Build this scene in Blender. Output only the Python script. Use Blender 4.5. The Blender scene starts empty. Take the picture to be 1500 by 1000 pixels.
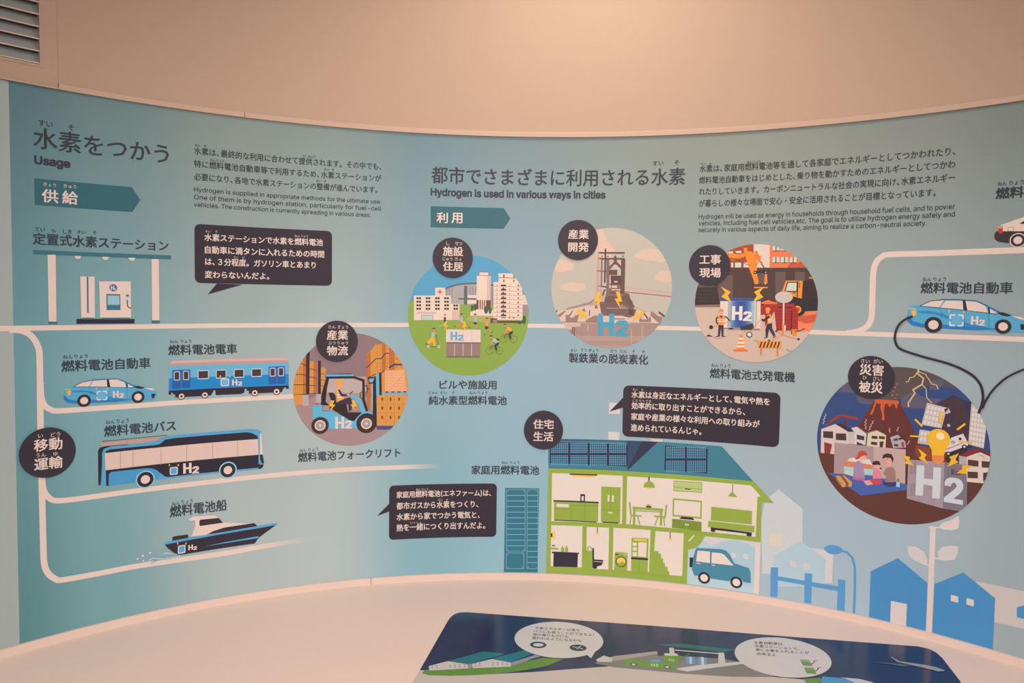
import bpy, math, random
from mathutils import Vector, Matrix
from mathutils.geometry import tessellate_polygon
random.seed(4)
scene = bpy.context.scene
COL = scene.collection

# ---------------------------------------------------------------- camera, world, lights, exposure
FPX = 1134.9; PITCH = 0.0538; ROLL = 0.0150
CX, CY, R = 0.0331, 0.6928, 1.5232          # centre (plan) and radius of the curved wall
ZC = 1.55                                    # eye height
ZT = ZC + 0.4581; ZB = ZT - 1.25             # top and bottom edge of the printed band
ZTAB = ZB - 0.019                            # counter top
ZCEIL = 2.78
cam = bpy.data.cameras.new('camera'); cam.sensor_width = 36; cam.lens = 36 * FPX / 1500
cam.clip_start = 0.02
camo = bpy.data.objects.new('camera', cam); COL.objects.link(camo)
camo.matrix_world = Matrix.Translation((0, 0, ZC)) @ Matrix.Rotation(math.pi / 2 - PITCH, 4, 'X') @ Matrix.Rotation(ROLL, 4, 'Z')
scene.camera = camo

w = bpy.data.worlds.new('world'); scene.world = w; w.use_nodes = True
w.node_tree.nodes['Background'].inputs[0].default_value = (1, .82, .68, 1)
w.node_tree.nodes['Background'].inputs[1].default_value = 0.12
vs = scene.view_settings; vs.view_transform = 'Standard'; vs.look = 'None'; vs.gamma = 1; vs.exposure = 0.0
vs.use_curve_mapping = False

def area_light(name, loc, size, power, color, rot=(0, 0, 0), spread=180):
    l = bpy.data.lights.new(name, 'AREA'); l.shape = 'DISK'; l.size = size; l.energy = power; l.color = color
    l.spread = math.radians(spread)
    o = bpy.data.objects.new(name, l); o.location = loc; o.rotation_euler = rot; COL.objects.link(o); return o
def spot_light(name, loc, target, angle, blend, power, color, radius=.12):
    l = bpy.data.lights.new(name, 'SPOT'); l.spot_size = math.radians(angle); l.spot_blend = blend; l.energy = power; l.color = color; l.shadow_soft_size = radius
    o = bpy.data.objects.new(name, l); o.location = loc; o.rotation_euler = (Vector(target) - Vector(loc)).to_track_quat('-Z', 'Y').to_euler(); COL.objects.link(o); return o
area_light('ceiling_lamp', (.16, 1.70, 2.70), .42, 10, (1, .735, .52))
spot_light('mural_lamp', (.05, -2.2, 2.3), (.05, 2.1, .82), 56, 1, 610, (1, .71, .605))
area_light('room_lamp', (0, .25, ZCEIL - .03), 1.0, 17, (1, .70, .59))


# ---------------------------------------------------------------- materials
def lin(c):
    c /= 255
    return c / 12.92 if c <= .04045 else ((c + .055) / 1.055) ** 2.4
WHITE = [lin(v) for v in (226, 199, 184)]    # how plain white reads under the room's warm lamps
MATS = {}
def albedo(rgb, k=0.65):
    return tuple(min(.92, lin(rgb[i]) / WHITE[i] * k) for i in range(3)) + (1,)
def mat(rgb, rough=.55, spec=.25, raw=False, name=None, metal=0):
    key = (rgb, rough, spec, raw, metal)
    if key in MATS: return MATS[key]
    m = bpy.data.materials.new(name or 'ink_%02x%02x%02x' % tuple(int(v) for v in rgb) if not raw else (name or 'paint'))
    m.use_nodes = True; nt = m.node_tree; b = nt.nodes['Principled BSDF']
    c = (tuple(rgb) + (1,)) if raw else albedo(rgb)
    # faint printed grain
    tc = nt.nodes.new('ShaderNodeTexCoord'); n = nt.nodes.new('ShaderNodeTexNoise'); n.inputs['Scale'].default_value = 60
    mx = nt.nodes.new('ShaderNodeMix'); mx.data_type = 'RGBA'
    nt.links.new(tc.outputs['Object'], n.inputs['Vector'])
    mx.inputs[6].default_value = c
    mx.inputs[7].default_value = tuple(v * .96 for v in c[:3]) + (1,)
    nt.links.new(n.outputs['Fac'], mx.inputs[0]); nt.links.new(mx.outputs[2], b.inputs['Base Color'])
    b.inputs['Roughness'].default_value = rough; b.inputs['Specular IOR Level'].default_value = spec
    b.inputs['Metallic'].default_value = metal
    MATS[key] = m; return m

# ---------------------------------------------------------------- pixel <-> wall / counter
def ray(px, py):
    x = (px - 750) / FPX; y = -(py - 500) / FPX
    c, s = math.cos(ROLL), math.sin(ROLL); x, y = c * x - s * y, s * x + c * y
    c, s = math.cos(PITCH), math.sin(PITCH)
    return x, c + y * s, -s + y * c
def at_wall(px, py):
    dx, dy, dz = ray(px, py)
    a = dx * dx + dy * dy; b = -(dx * CX + dy * CY); c = CX * CX + CY * CY - R * R
    t = (-b + math.sqrt(b * b - a * c)) / a
    return R * math.atan2(dx * t - CX, dy * t - CY), ZC + dz * t
def at_table(px, py):
    dx, dy, dz = ray(px, py); t = (ZTAB - ZC) / dz
    return dx * t, dy * t
SL = 0.03                                    # facet width of the curved wall
def ring_pt(s, r):
    k = math.floor(s / SL + 1e-9); f = s / SL - k
    a0, a1 = k * SL / R, (k + 1) * SL / R
    return (CX + r * (math.sin(a0) * (1 - f) + math.sin(a1) * f), CY + r * (math.cos(a0) * (1 - f) + math.cos(a1) * f))

# ---------------------------------------------------------------- 2-D geometry
def clip_half(poly, a, b, c):                # keep a*x+b*y+c >= 0
    out = []; n = len(poly)
    for i in range(n):
        p, q = poly[i], poly[(i + 1) % n]
        dp, dq = a * p[0] + b * p[1] + c, a * q[0] + b * q[1] + c
        if dp >= 0: out.append(p)
        if (dp > 1e-12 and dq < -1e-12) or (dp < -1e-12 and dq > 1e-12):
            t = dp / (dp - dq); out.append((p[0] + (q[0] - p[0]) * t, p[1] + (q[1] - p[1]) * t))
    return out
def clip_convex(tris, halfs):
    out = []
    for t in tris:
        p = t
        for h in halfs:
            if all(h[0] * v[0] + h[1] * v[1] + h[2] >= 0 for v in p): continue
            p = clip_half(p, *h)
            if len(p) < 3: break
        if len(p) >= 3: out.append(p)
    return out
def slabs(tris):
    out = []
    for t in tris:
        lo = min(v[0] for v in t); hi = max(v[0] for v in t)
        k0 = math.floor(lo / SL + 1e-6); k1 = math.ceil(hi / SL - 1e-6)
        if k1 - k0 <= 1: out.append(t); continue
        for k in range(k0, k1):
            p = t
            if lo < k * SL: p = clip_half(p, 1, 0, -k * SL)
            if len(p) >= 3 and hi > (k + 1) * SL: p = clip_half(p, -1, 0, (k + 1) * SL)
            if len(p) >= 3: out.append(p)
    return out
def tess(loops):
    vs_ = [[Vector((x, y, 0)) for x, y in l] for l in loops]
    flat = [p for l in loops for p in l]
    return [[flat[i] for i in t] for t in tessellate_polygon(vs_)]
def circle_halfs(cx, cy, r, n=72):
    return [(-math.cos(2 * math.pi * k / n), -math.sin(2 * math.pi * k / n),
             r * math.cos(math.pi / n) + cx * math.cos(2 * math.pi * k / n) + cy * math.sin(2 * math.pi * k / n)) for k in range(n)]
def spline(pts, closed=True, n=6):
    out = []; m = len(pts)
    for i in range(m if closed else m - 1):
        if closed: p0, p1, p2, p3 = pts[i - 1], pts[i], pts[(i + 1) % m], pts[(i + 2) % m]
        else: p0, p1, p2, p3 = pts[max(i - 1, 0)], pts[i], pts[i + 1], pts[min(i + 2, m - 1)]
        for j in range(n):
            t = j / n
            out.append(tuple(.5 * (2 * p1[a] + (p2[a] - p0[a]) * t + (2 * p0[a] - 5 * p1[a] + 4 * p2[a] - p3[a]) * t * t
                                   + (3 * p1[a] - p0[a] - 3 * p2[a] + p3[a]) * t ** 3) for a in (0, 1)))
    if not closed: out.append(tuple(pts[-1]))
    return out
def stroke_tris(pts, wid, closed=False):     # mitred strip without overlaps
    q = [pts[0]]
    for p in pts[1:]:
        if math.hypot(p[0] - q[-1][0], p[1] - q[-1][1]) > wid * .08: q.append(p)
    if closed and len(q) > 2 and math.hypot(q[0][0] - q[-1][0], q[0][1] - q[-1][1]) < wid * .08: q.pop()
    pts = q; h = wid / 2; n = len(pts)
    if n < 2: return []
    D = []
    for i in range(n if closed else n - 1):
        (x0, y0), (x1, y1) = pts[i], pts[(i + 1) % n]; d = math.hypot(x1 - x0, y1 - y0); D.append(((x1 - x0) / d, (y1 - y0) / d))
    M = []
    for i in range(n):
        a = D[i - 1] if (closed or i > 0) else D[0]; b = D[i % len(D)] if (closed or i < n - 1) else D[-1]
        mx, my = a[0] + b[0], a[1] + b[1]; l = math.hypot(mx, my)
        if l < .3: mx, my = a; l = 1
        mx, my = mx / l, my / l; k = min(1 / max(.35, abs(mx * a[0] + my * a[1])), 2.2)
        M.append((-my * h * k, mx * h * k))
    return [[(pts[i][0] + M[i][0], pts[i][1] + M[i][1]), (pts[i][0] - M[i][0], pts[i][1] - M[i][1]),
             (pts[j][0] - M[j][0], pts[j][1] - M[j][1]), (pts[j][0] + M[j][0], pts[j][1] + M[j][1])] for i in range(len(D)) for j in ((i + 1) % n,)]
LAYER = 0.00002
def to_mesh(name, polys, surf, lay, material, flip=False):
    """polys: convex polygons in surface coordinates; surf 'wall' or 'table'"""
    if surf == 'wall': polys = slabs(polys)
    idx = {}; V = []; F = []
    for p in polys:
        # orientation: anticlockwise in (s,z)
        ar = sum(p[i][0] * p[(i + 1) % len(p)][1] - p[(i + 1) % len(p)][0] * p[i][1] for i in range(len(p)))
        if abs(ar) < 1e-12: continue
        if ar < 0: p = p[::-1]
        f = []
        for x, y in p:
            k = (round(x, 6), round(y, 6))
            if k not in idx:
                idx[k] = len(V)
                if surf == 'wall':
                    X, Y = ring_pt(x, R - lay * LAYER); V.append((X, Y, y))
                else: V.append((x, y, ZTAB + lay * LAYER))
            if idx[k] not in f: f.append(idx[k])
        if len(f) >= 3: F.append(f)
    me = bpy.data.meshes.new(name); me.from_pydata(V, [], F); me.validate()
    me.materials.append(material); me.update(); return me
def link(name, me, parent=None):
    o = bpy.data.objects.new(name, me); COL.objects.link(o)
    if parent is not None: o.parent = parent; o.matrix_parent_inverse = parent.matrix_world.inverted()
    return o
def tag(o, label=None, cat=None, group=None, kind=None):
    if label: o['label'] = label
    if cat: o['category'] = cat
    if group: o['group'] = group
    if kind: o['kind'] = kind
    return o

LATIN = None
try:                                         # the plain sans that ships inside Blender; without it the built-in face is used
    import os
    LATIN = bpy.data.fonts.load(os.path.join(bpy.utils.system_resource('DATAFILES', path='fonts'), 'Inter.woff2'))
except Exception: LATIN = None
GLYPH = {}
def strike(body, latin):
    c = bpy.data.curves.new('lettering', 'FONT'); c.body = body; c.resolution_u = 2
    if latin and LATIN: c.font = LATIN
    o = bpy.data.objects.new('lettering', c); me = o.to_mesh(); me.calc_loop_triangles()
    P = [[(me.vertices[i].co.x, me.vertices[i].co.y) for i in t.vertices] for t in me.loop_triangles]
    o.to_mesh_clear(); bpy.data.objects.remove(o); bpy.data.curves.remove(c); return P
def glyph(ch):
    """outline of one character and its advance, measured with a closing bar"""
    if ch not in GLYPH:
        lat = ord(ch) < 0x300
        L = [v[0] for t in strike('l', lat) for v in t]; P = strike(ch + 'l', lat); top = max(v[0] for t in P for v in t)
        x = top - (max(L) - min(L)); bar = min(L); G = [t for t in P if min(v[0] for v in t) < x - 1e-4]
        k = 1.0 if not lat else (.74 / max(v[1] for t in strike('H', True) for v in t))
        GLYPH[ch] = ([[(v[0] * k, v[1] * k) for v in t] for t in G], (x - bar) * k)
        if ch == '、': GLYPH[ch] = (GLYPH[ch][0], .6)
    return GLYPH[ch]
def font_polys(text):
    x = 0; P = []
    for ch in text:
        if ch == ' ': x += .26; continue
        G, ad = glyph(ch); P += [[(v[0] + x, v[1]) for v in t] for t in G]; x += ad
    return P

class Sheet:
    """One printed picture on the wall (or on the counter): an Empty at its lowest point and one mesh per printed shape."""
    def __init__(s, name, label, cat, px, base=1, group=None, surf='wall', root=None):
        s.surf = surf; s.at = at_wall if surf == 'wall' else at_table
        s.fr = (0, 0, 1); s.lay = base; s.clip = None; s.pre = None; s.cur = None; s.parts = 0
        u, v = s.at(*px)
        if root is None:
            o = bpy.data.objects.new(name, None); o.empty_display_size = .02
            if surf == 'wall': x, y = ring_pt(u, R - 1 * LAYER); o.location = (x, y, v)
            else: o.location = (u, v, ZTAB)
            COL.objects.link(o); bpy.context.view_layer.update()
            tag(o, label, cat, group); s.root = o
        else: s.root = root
    def frame(s, x0, y0, k): s.fr = (x0, y0, k); return s
    def uv(s, p):
        if s.pre: p = s.pre(p)
        x0, y0, k = s.fr; return s.at(x0 + p[0] / k, y0 + p[1] / k)
    def pts(s, P):
        if isinstance(P, str): P = [tuple(float(v) for v in a.split(',')) for a in P.split()]
        return P
    def scale(s, p, r):                       # pixels (of the frame) -> metres at a place
        a = s.uv(p); b = s.uv((p[0] + r, p[1])); return math.hypot(b[0] - a[0], b[1] - a[1])
    def vscale(s, p, r):
        a = s.uv(p); b = s.uv((p[0], p[1] + r)); return abs(b[1] - a[1])
    def add(s, name, polys, col, sub=None, lay=None, **kw):
        if s.clip: polys = clip_convex(polys, s.clip)
        if not polys: return None
        if lay is None: s.lay += 1; lay = s.lay
        m = col if isinstance(col, bpy.types.Material) else mat(col, **kw)
        o = link(name, to_mesh(name, polys, s.surf, lay, m), sub or s.cur or s.root); s.parts += 1
        return o
    def many(s, name, T, col, sub=None, **kw):                     # several pieces of one printed kind: each its own part
        """T: list of pieces, each a list of convex polygons"""
        if len(T) > 45:
            o = s.add(name, [p for t in T for p in t], col, sub, **kw)
            if o: o['kind'] = 'stuff'
            return o
        s.lay += 1; L = s.lay; o = None
        for t in T: q = s.add(name, t, col, sub, lay=L, **kw); o = o or q
        return o
    def poly(s, name, P, col, sub=None, smooth=False, holes=(), **kw):
        L = [[s.uv(p) for p in s.pts(P)]] + [[s.uv(p) for p in s.pts(h)] for h in holes]
        if smooth: L[0] = spline(L[0])
        return s.add(name, tess(L), col, sub, **kw)
    def polys(s, name, PS, col, sub=None, smooth=False, **kw):     # several outlines that are one printed shape
        T = []
        for P in PS:
            l = [s.uv(p) for p in s.pts(P)]
            if smooth: l = spline(l)
            T.append(tess([l]))
        return s.many(name, T, col, sub, **kw)
    def wr(s, x0, y0, x1, y1):
        u0, v0 = s.uv((x0, y0)); u1, v1 = s.uv((x1, y1)); return u0, v0, u1, v1
    def rect(s, name, x0, y0, x1, y1, col, sub=None, rad=0, tilt=None, **kw):  # upright on the wall, from its corners
        return s.rects(name, [(x0, y0, x1, y1)], col, sub, rad, **kw)
    def rects(s, name, RS, col, sub=None, rad=0, **kw):
        T = []
        for r in RS:
            u0, v0, u1, v1 = s.wr(*r)
            if not rad: T.append([[(u0, v1), (u1, v1), (u1, v0), (u0, v0)]]); continue
            q = s.scale((r[0], r[1]), rad); l = []
            for cx, cy, a in ((u1 - q, v0 - q, 0), (u0 + q, v0 - q, 1), (u0 + q, v1 + q, 2), (u1 - q, v1 + q, 3)):
                for j in range(7): t = (a + j / 6) * math.pi / 2; l.append((cx + q * math.cos(t), cy + q * math.sin(t)))
            T.append([l])
        return s.many(name, T, col, sub, **kw)
    def disc(s, name, x, y, r, col, sub=None, ry=None, n=40, **kw):
        u, v = s.uv((x, y)); a = s.scale((x, y), r); b = a if ry is None else s.vscale((x, y), ry)
        return s.add(name, [[(u + a * math.cos(2 * math.pi * k / n), v + b * math.sin(2 * math.pi * k / n)) for k in range(n)]], col, sub, **kw)
    def discs(s, name, L, col, sub=None, n=16, **kw):
        T = []
        for x, y, r in L:
            u, v = s.uv((x, y)); a = s.scale((x, y), r)
            T.append([[(u + a * math.cos(2 * math.pi * k / n), v + a * math.sin(2 * math.pi * k / n)) for k in range(n)]])
        return s.many(name, T, col, sub, **kw)
    def ring(s, name, x, y, r, wd, col, sub=None, n=40, **kw):
        u, v = s.uv((x, y)); a = s.scale((x, y), r); d = s.scale((x, y), wd)
        return s.add(name, stroke_tris([(u + a * math.cos(2 * math.pi * k / n), v + a * math.sin(2 * math.pi * k / n)) for k in range(n)], d, True), col, sub, **kw)
    def line(s, name, P, wd, col, sub=None, smooth=False, closed=False, **kw):
        P = s.pts(P); q = [s.uv(p) for p in P]
        if smooth: q = spline(q, closed)
        return s.add(name, stroke_tris(q, s.scale(P[0], wd), closed), col, sub, **kw)
    def lines(s, name, PS, wd, col, sub=None, smooth=False, **kw):
        T = []
        for P in PS:
            P = s.pts(P); q = [s.uv(p) for p in P]
            if smooth: q = spline(q, False)
            T.append(stroke_tris(q, s.scale(P[0], wd)))
        return s.many(name, T, col, sub, **kw)
    def text(s, name, t, xl, yl, xr, yr, h, col, sub=None, bold=0.0, lean=0, **kw):
        """ink box: (xl,yl) bottom left, (xr,yr) bottom right, h ink height, in frame pixels"""
        P = font_polys(t)
        X0 = min(v[0] for p in P for v in p); X1 = max(v[0] for p in P for v in p)
        Y0 = min(v[1] for p in P for v in p); Y1 = max(v[1] for p in P for v in p)
        a = s.uv((xl, yl)); b = s.uv((xr, yr)); c = s.uv((xl, yl - h))
        if s.surf == 'wall':
            z = (a[1] + b[1]) / 2; H = c[1] - a[1]; kx = (b[0] - a[0]) / (X1 - X0); ky = H / (Y1 - Y0)
            f = lambda v, dx, dy=0: (a[0] + (v[0] - X0 + dx) * kx, z + (v[1] - Y0 + dy) * ky)
        else:
            U = ((b[0] - a[0]) / (X1 - X0), (b[1] - a[1]) / (X1 - X0)); W = ((c[0] - a[0]) / (Y1 - Y0), (c[1] - a[1]) / (Y1 - Y0))
            f = lambda v, dx, dy=0: (a[0] + (v[0] - X0 + dx) * U[0] + (v[1] - Y0 + dy) * W[0], a[1] + (v[0] - X0 + dx) * U[1] + (v[1] - Y0 + dy) * W[1])
        if not bold:
            return s.add(name, [[f(v, 0) for v in p] for p in P], col, sub, **kw)
        # heavier weight: the same outline struck again a hair to each side
        o = None; T = []
        dxs = [(-bold / 2, -bold / 3), (bold / 2, bold / 3)] if bold < .035 else [(-bold / 2, -bold / 3), (bold / 2, -bold / 3), (-bold / 2, bold / 3), (bold / 2, bold / 3)]
        me = None
        s.lay += 1; L0 = s.lay; polys = []
        for dx, dy in dxs: polys.append([[f(v, dx, dy) for v in p] for p in P])
        o = s.add(name, polys[0], col, sub, lay=L0, **kw)
        if o is None: return None
        import bmesh
        bm = bmesh.new(); bm.from_mesh(o.data)
        for j in range(1, len(polys)):
            q = clip_convex(polys[j], s.clip) if s.clip else polys[j]
            m2 = to_mesh(name, q, s.surf, L0 + .25 * j, o.data.materials[0]); bm.from_mesh(m2); bpy.data.meshes.remove(m2)
        bm.to_mesh(o.data); bm.free(); return o
    def h2(s, x, y, x1, y1, hh, col, sub=None, bold=.12, gap=None, sm=.62, name='symbol'):
        """the letters H2: big H from x to xm, small 2 standing on the same line"""
        xm = x + (x1 - x) * .55; xs = x + (x1 - x) * .64; ym = y + (y1 - y) * .55; ys = y + (y1 - y) * .64
        a, b = s.uv((x, y)), s.uv((xm, ym)); u0, u1, v0 = a[0], b[0], (a[1] + b[1]) / 2; v1 = v0 + s.uv((x, y - hh))[1] - a[1]
        st = (u1 - u0) * .31; vm = (v0 + v1) / 2; sh = (v1 - v0) * .095
        o = s.add(name, [[(u0, v0), (u0 + st, v0), (u0 + st, v1), (u0, v1)], [(u1 - st, v0), (u1, v0), (u1, v1), (u1 - st, v1)], [(u0 + st, vm - sh), (u1 - st, vm - sh), (u1 - st, vm + sh), (u0 + st, vm + sh)]], col, sub)
        s.text(name, '2', xs, ys, x1, y1, hh * sm, col, sub, bold=bold * 1.0)
        return o
    def grid(s, name, Q, nx, ny, fill, col, sub=None, **kw):        # nx by ny panes inside a four-cornered face (clockwise from top left)
        T = []; f0 = (1 - fill) / 2
        def q(a, b):
            return tuple((Q[0][i] * (1 - a) + Q[1][i] * a) * (1 - b) + (Q[3][i] * (1 - a) + Q[2][i] * a) * b for i in (0, 1))
        for i in range(nx):
            for j in range(ny):
                T.append([[s.uv(q((i + a) / nx, (j + b) / ny)) for a, b in ((f0, f0), (1 - f0, f0), (1 - f0, 1 - f0), (f0, 1 - f0))]])
        return s.many(name, T, col, sub, **kw)
    def ell(s, name, x, y, rx, ry, col, sub=None, **kw): return s.disc(name, x, y, rx, col, sub, ry=ry, n=28, **kw)
    def bolt(s, x, y, w_, h_, col=(238, 178, 52), flip=1, rot=0, name='lightning_bolt', sub=None):
        B = [(-.1, -.5), (.32, -.5), (.08, -.12), (.45, -.12), (-.25, .5), (-.02, .05), (-.42, .05)]
        c, n = math.cos(rot), math.sin(rot)
        return s.poly(name, [(x + flip * (a * w_ * c - b * h_ * n), y + a * w_ * n + b * h_ * c) for a, b in B], col, sub)

def round_picture(label, L, Rr, T, B, col, base):
    """a disc fitted to its left, right, top and bottom points"""
    s = Sheet('round_picture', label, 'picture', B, base=base)
    u0, u1 = at_wall(*L)[0], at_wall(*Rr)[0]; v1, v0 = at_wall(*T)[1], at_wall(*B)[1]
    u, v, a = (u0 + u1) / 2, (v0 + v1) / 2, (u1 - u0 + v1 - v0) / 4
    s.add('disc', [[(u + a * math.cos(2 * math.pi * k / 96), v + a * math.sin(2 * math.pi * k / 96)) for k in range(96)]], col)
    s.clip = circle_halfs(u, v, a, 96); return s

# ---------------------------------------------------------------- solids
def solid(name, V, F, material, parent=None, bevel=0):
    me = bpy.data.meshes.new(name); me.from_pydata(V, [], F); me.materials.append(material)
    o = link(name, me, parent)
    if bevel:
        m = o.modifiers.new('bevel', 'BEVEL'); m.width = bevel; m.segments = 3; m.limit_method = 'ANGLE'
    return o
def box(name, x0, x1, y0, y1, z0, z1, material, parent=None, bevel=0):
    V = [(x, y, z) for z in (z0, z1) for y in (y0, y1) for x in (x0, x1)]
    return solid(name, V, [(0, 2, 3, 1), (4, 5, 7, 6), (0, 1, 5, 4), (2, 6, 7, 3), (0, 4, 6, 2), (1, 3, 7, 5)], material, parent, bevel)
def sweep(name, s0, s1, prof, material, parent=None):
    """closed profile of (inset from wall radius, z), swept along the curved wall"""
    ss = [s0] + [k * SL for k in range(math.ceil(s0 / SL + 1e-4), math.floor(s1 / SL - 1e-4) + 1)] + [s1]
    V = []; F = []; n = len(prof)
    for s in ss:
        for d, z in prof:
            x, y = ring_pt(s, R - d); V.append((x, y, z))
    for i in range(len(ss) - 1):
        for j in range(n): a, b = i * n + j, i * n + (j + 1) % n; F.append((a, b, b + n, a + n))
    F.append(tuple(range(n))[::-1]); F.append(tuple((len(ss) - 1) * n + j for j in range(n)))
    o = solid(name, V, F, material, parent)
    import bmesh
    bm = bmesh.new(); bm.from_mesh(o.data); bmesh.ops.recalc_face_normals(bm, faces=bm.faces); bm.to_mesh(o.data); bm.free()
    return o
# ---------------------------------------------------------------- the room
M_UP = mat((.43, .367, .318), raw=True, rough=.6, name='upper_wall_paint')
M_WHITE = mat((.75, .69, .665), raw=True, rough=.55, name='white_laminate')
M_RIM = mat((.50, .43, .38), raw=True, rough=.5, name='upper_rail_paint')
M_RAIL = mat((.67, .63, .605), raw=True, rough=.5, name='white_rail')
M_FLOOR = mat((.45, .42, .40), raw=True, rough=.5, name='grey_floor')
M_DARK = mat((.10, .10, .10), raw=True, rough=.8, name='duct_dark')
M_SLAT = mat((.27, .335, .38), raw=True, rough=.4, name='vent_slat_metal')
ARC = 1.75 * R
def S(o, lab=None): o['kind'] = 'structure'; return o
def wallpatch(name, loops, d, material):
    me = to_mesh(name, tess(loops), 'wall', 0, material)
    for v in me.vertices:                    # push radially
        vx, vy = v.co.x - CX, v.co.y - CY; q = (math.hypot(vx, vy) - d) / math.hypot(vx, vy); v.co.x = CX + vx * q; v.co.y = CY + vy * q
    return me
VS0, VS1, VZ0, VZ1 = -1.66, -1.2135, ZC + .5000, ZC + .860     # vent opening in the upper wall
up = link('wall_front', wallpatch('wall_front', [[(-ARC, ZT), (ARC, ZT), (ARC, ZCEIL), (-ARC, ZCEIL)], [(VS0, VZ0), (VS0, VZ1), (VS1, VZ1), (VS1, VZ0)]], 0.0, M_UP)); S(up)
lw = link('wall_front_lower', wallpatch('wall_front_lower', [[(-ARC, 0), (ARC, 0), (ARC, ZTAB), (-ARC, ZTAB)]], 0, M_WHITE)); S(lw)
J1, J2 = at_wall(358, 170)[0], at_wall(543, 850)[0]      # joints in the rails
for a, b in ((-1.1830, J1 - .0006), (J1 + .0006, ARC)): S(sweep('trim_1', a, b, [(-.002, ZT + .0005), (.006, ZT + .0005), (.0065, ZT + .012), (.003, ZT + .0145), (-.002, ZT + .0145)], M_RIM))
for a, b in ((-ARC, J2 - .0006), (J2 + .0006, ARC)): S(sweep('trim_2', a, b, [(-.001, ZTAB), (.007, ZTAB), (.007, ZB), (-.001, ZB)], M_RAIL))

# printed band: print gradients with top shade and reflected haze painted in, left sheet and main sheets
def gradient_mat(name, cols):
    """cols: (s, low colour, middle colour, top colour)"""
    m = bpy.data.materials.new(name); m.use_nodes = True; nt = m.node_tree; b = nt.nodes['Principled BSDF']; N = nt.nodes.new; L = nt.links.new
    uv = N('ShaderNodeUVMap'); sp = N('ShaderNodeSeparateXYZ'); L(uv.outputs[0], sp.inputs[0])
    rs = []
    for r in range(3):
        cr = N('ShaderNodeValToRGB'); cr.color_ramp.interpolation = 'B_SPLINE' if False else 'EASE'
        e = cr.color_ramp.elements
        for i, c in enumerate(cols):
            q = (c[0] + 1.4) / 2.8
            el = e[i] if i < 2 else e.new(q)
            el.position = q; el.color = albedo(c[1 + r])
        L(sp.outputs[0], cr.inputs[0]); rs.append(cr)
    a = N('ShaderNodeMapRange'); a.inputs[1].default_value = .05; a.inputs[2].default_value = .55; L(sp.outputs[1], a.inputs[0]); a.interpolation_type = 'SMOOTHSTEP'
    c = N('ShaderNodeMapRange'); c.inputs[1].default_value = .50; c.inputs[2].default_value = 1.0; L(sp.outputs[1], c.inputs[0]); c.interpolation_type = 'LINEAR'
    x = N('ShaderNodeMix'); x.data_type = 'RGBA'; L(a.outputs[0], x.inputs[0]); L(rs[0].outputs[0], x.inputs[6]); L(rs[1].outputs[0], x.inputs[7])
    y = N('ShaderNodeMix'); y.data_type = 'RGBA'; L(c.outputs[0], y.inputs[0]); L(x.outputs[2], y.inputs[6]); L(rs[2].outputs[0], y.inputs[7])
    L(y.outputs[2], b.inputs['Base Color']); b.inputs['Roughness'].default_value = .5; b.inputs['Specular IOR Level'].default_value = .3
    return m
def band(name, s0, s1, material, label):
    o = link(name, to_mesh(name, [[(s0, ZB), (s1, ZB), (s1, ZT), (s0, ZT)]], 'wall', 0, material))
    uv = o.data.uv_layers.new(name='UVMap')
    for lp in o.data.loops:
        v = o.data.vertices[lp.vertex_index].co
        uv.data[lp.index].uv = ((R * math.atan2(v.x - CX, v.y - CY) + 1.4) / 2.8, (v.z - ZB) / 1.25)
    return tag(o, label, 'mural')
def at_s(px, py=500): return at_wall(px, py)[0]
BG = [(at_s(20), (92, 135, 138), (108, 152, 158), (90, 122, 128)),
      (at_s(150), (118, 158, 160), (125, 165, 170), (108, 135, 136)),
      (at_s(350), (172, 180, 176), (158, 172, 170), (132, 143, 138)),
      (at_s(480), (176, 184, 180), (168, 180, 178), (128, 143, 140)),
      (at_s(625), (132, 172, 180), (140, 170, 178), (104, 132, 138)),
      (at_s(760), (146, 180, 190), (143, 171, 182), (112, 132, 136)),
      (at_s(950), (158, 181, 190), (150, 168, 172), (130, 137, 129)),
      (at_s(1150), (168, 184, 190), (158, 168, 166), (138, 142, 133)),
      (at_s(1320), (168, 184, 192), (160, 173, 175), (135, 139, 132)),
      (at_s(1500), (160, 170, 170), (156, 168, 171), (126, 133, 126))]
s_edge = at_s(20, 500)
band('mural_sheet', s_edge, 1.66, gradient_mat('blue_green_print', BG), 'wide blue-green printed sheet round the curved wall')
band('mural_sheet.001', -2.0, s_edge, mat((165, 172, 166)), 'pale grey-green printed sheet left of the blue-green one')
for sgn, s0, s1 in ((1, 1.66, ARC), (-1, -ARC, -2.0)):
    S(link('wall_front_plain', wallpatch('wall_front_plain', [[(s0, ZB), (s1, ZB), (s1, ZT), (s0, ZT)]], 0, M_WHITE)))
# outer shell behind the viewer
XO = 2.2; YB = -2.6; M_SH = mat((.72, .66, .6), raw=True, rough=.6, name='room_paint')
yo = ring_pt(ARC, R)[1]
S(solid('wall_left', [(-XO, YB, 0), (-XO, yo, 0), (-XO, yo, ZCEIL), (-XO, YB, ZCEIL)], [(3, 2, 1, 0)], M_SH))
S(solid('wall_right', [(XO, YB, 0), (XO, yo, 0), (XO, yo, ZCEIL), (XO, YB, ZCEIL)], [(0, 1, 2, 3)], M_SH))
S(solid('wall_back', [(-XO, YB, 0), (XO, YB, 0), (XO, YB, ZCEIL), (-XO, YB, ZCEIL)], [(3, 2, 1, 0)], M_SH))
xr = ring_pt(ARC, R)[0]; xl = ring_pt(-ARC, R)[0]
S(solid('wall_right_return', [(xr, yo, 0), (XO, yo, 0), (XO, yo, ZCEIL), (xr, yo, ZCEIL)], [(3, 2, 1, 0)], M_SH))
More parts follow.
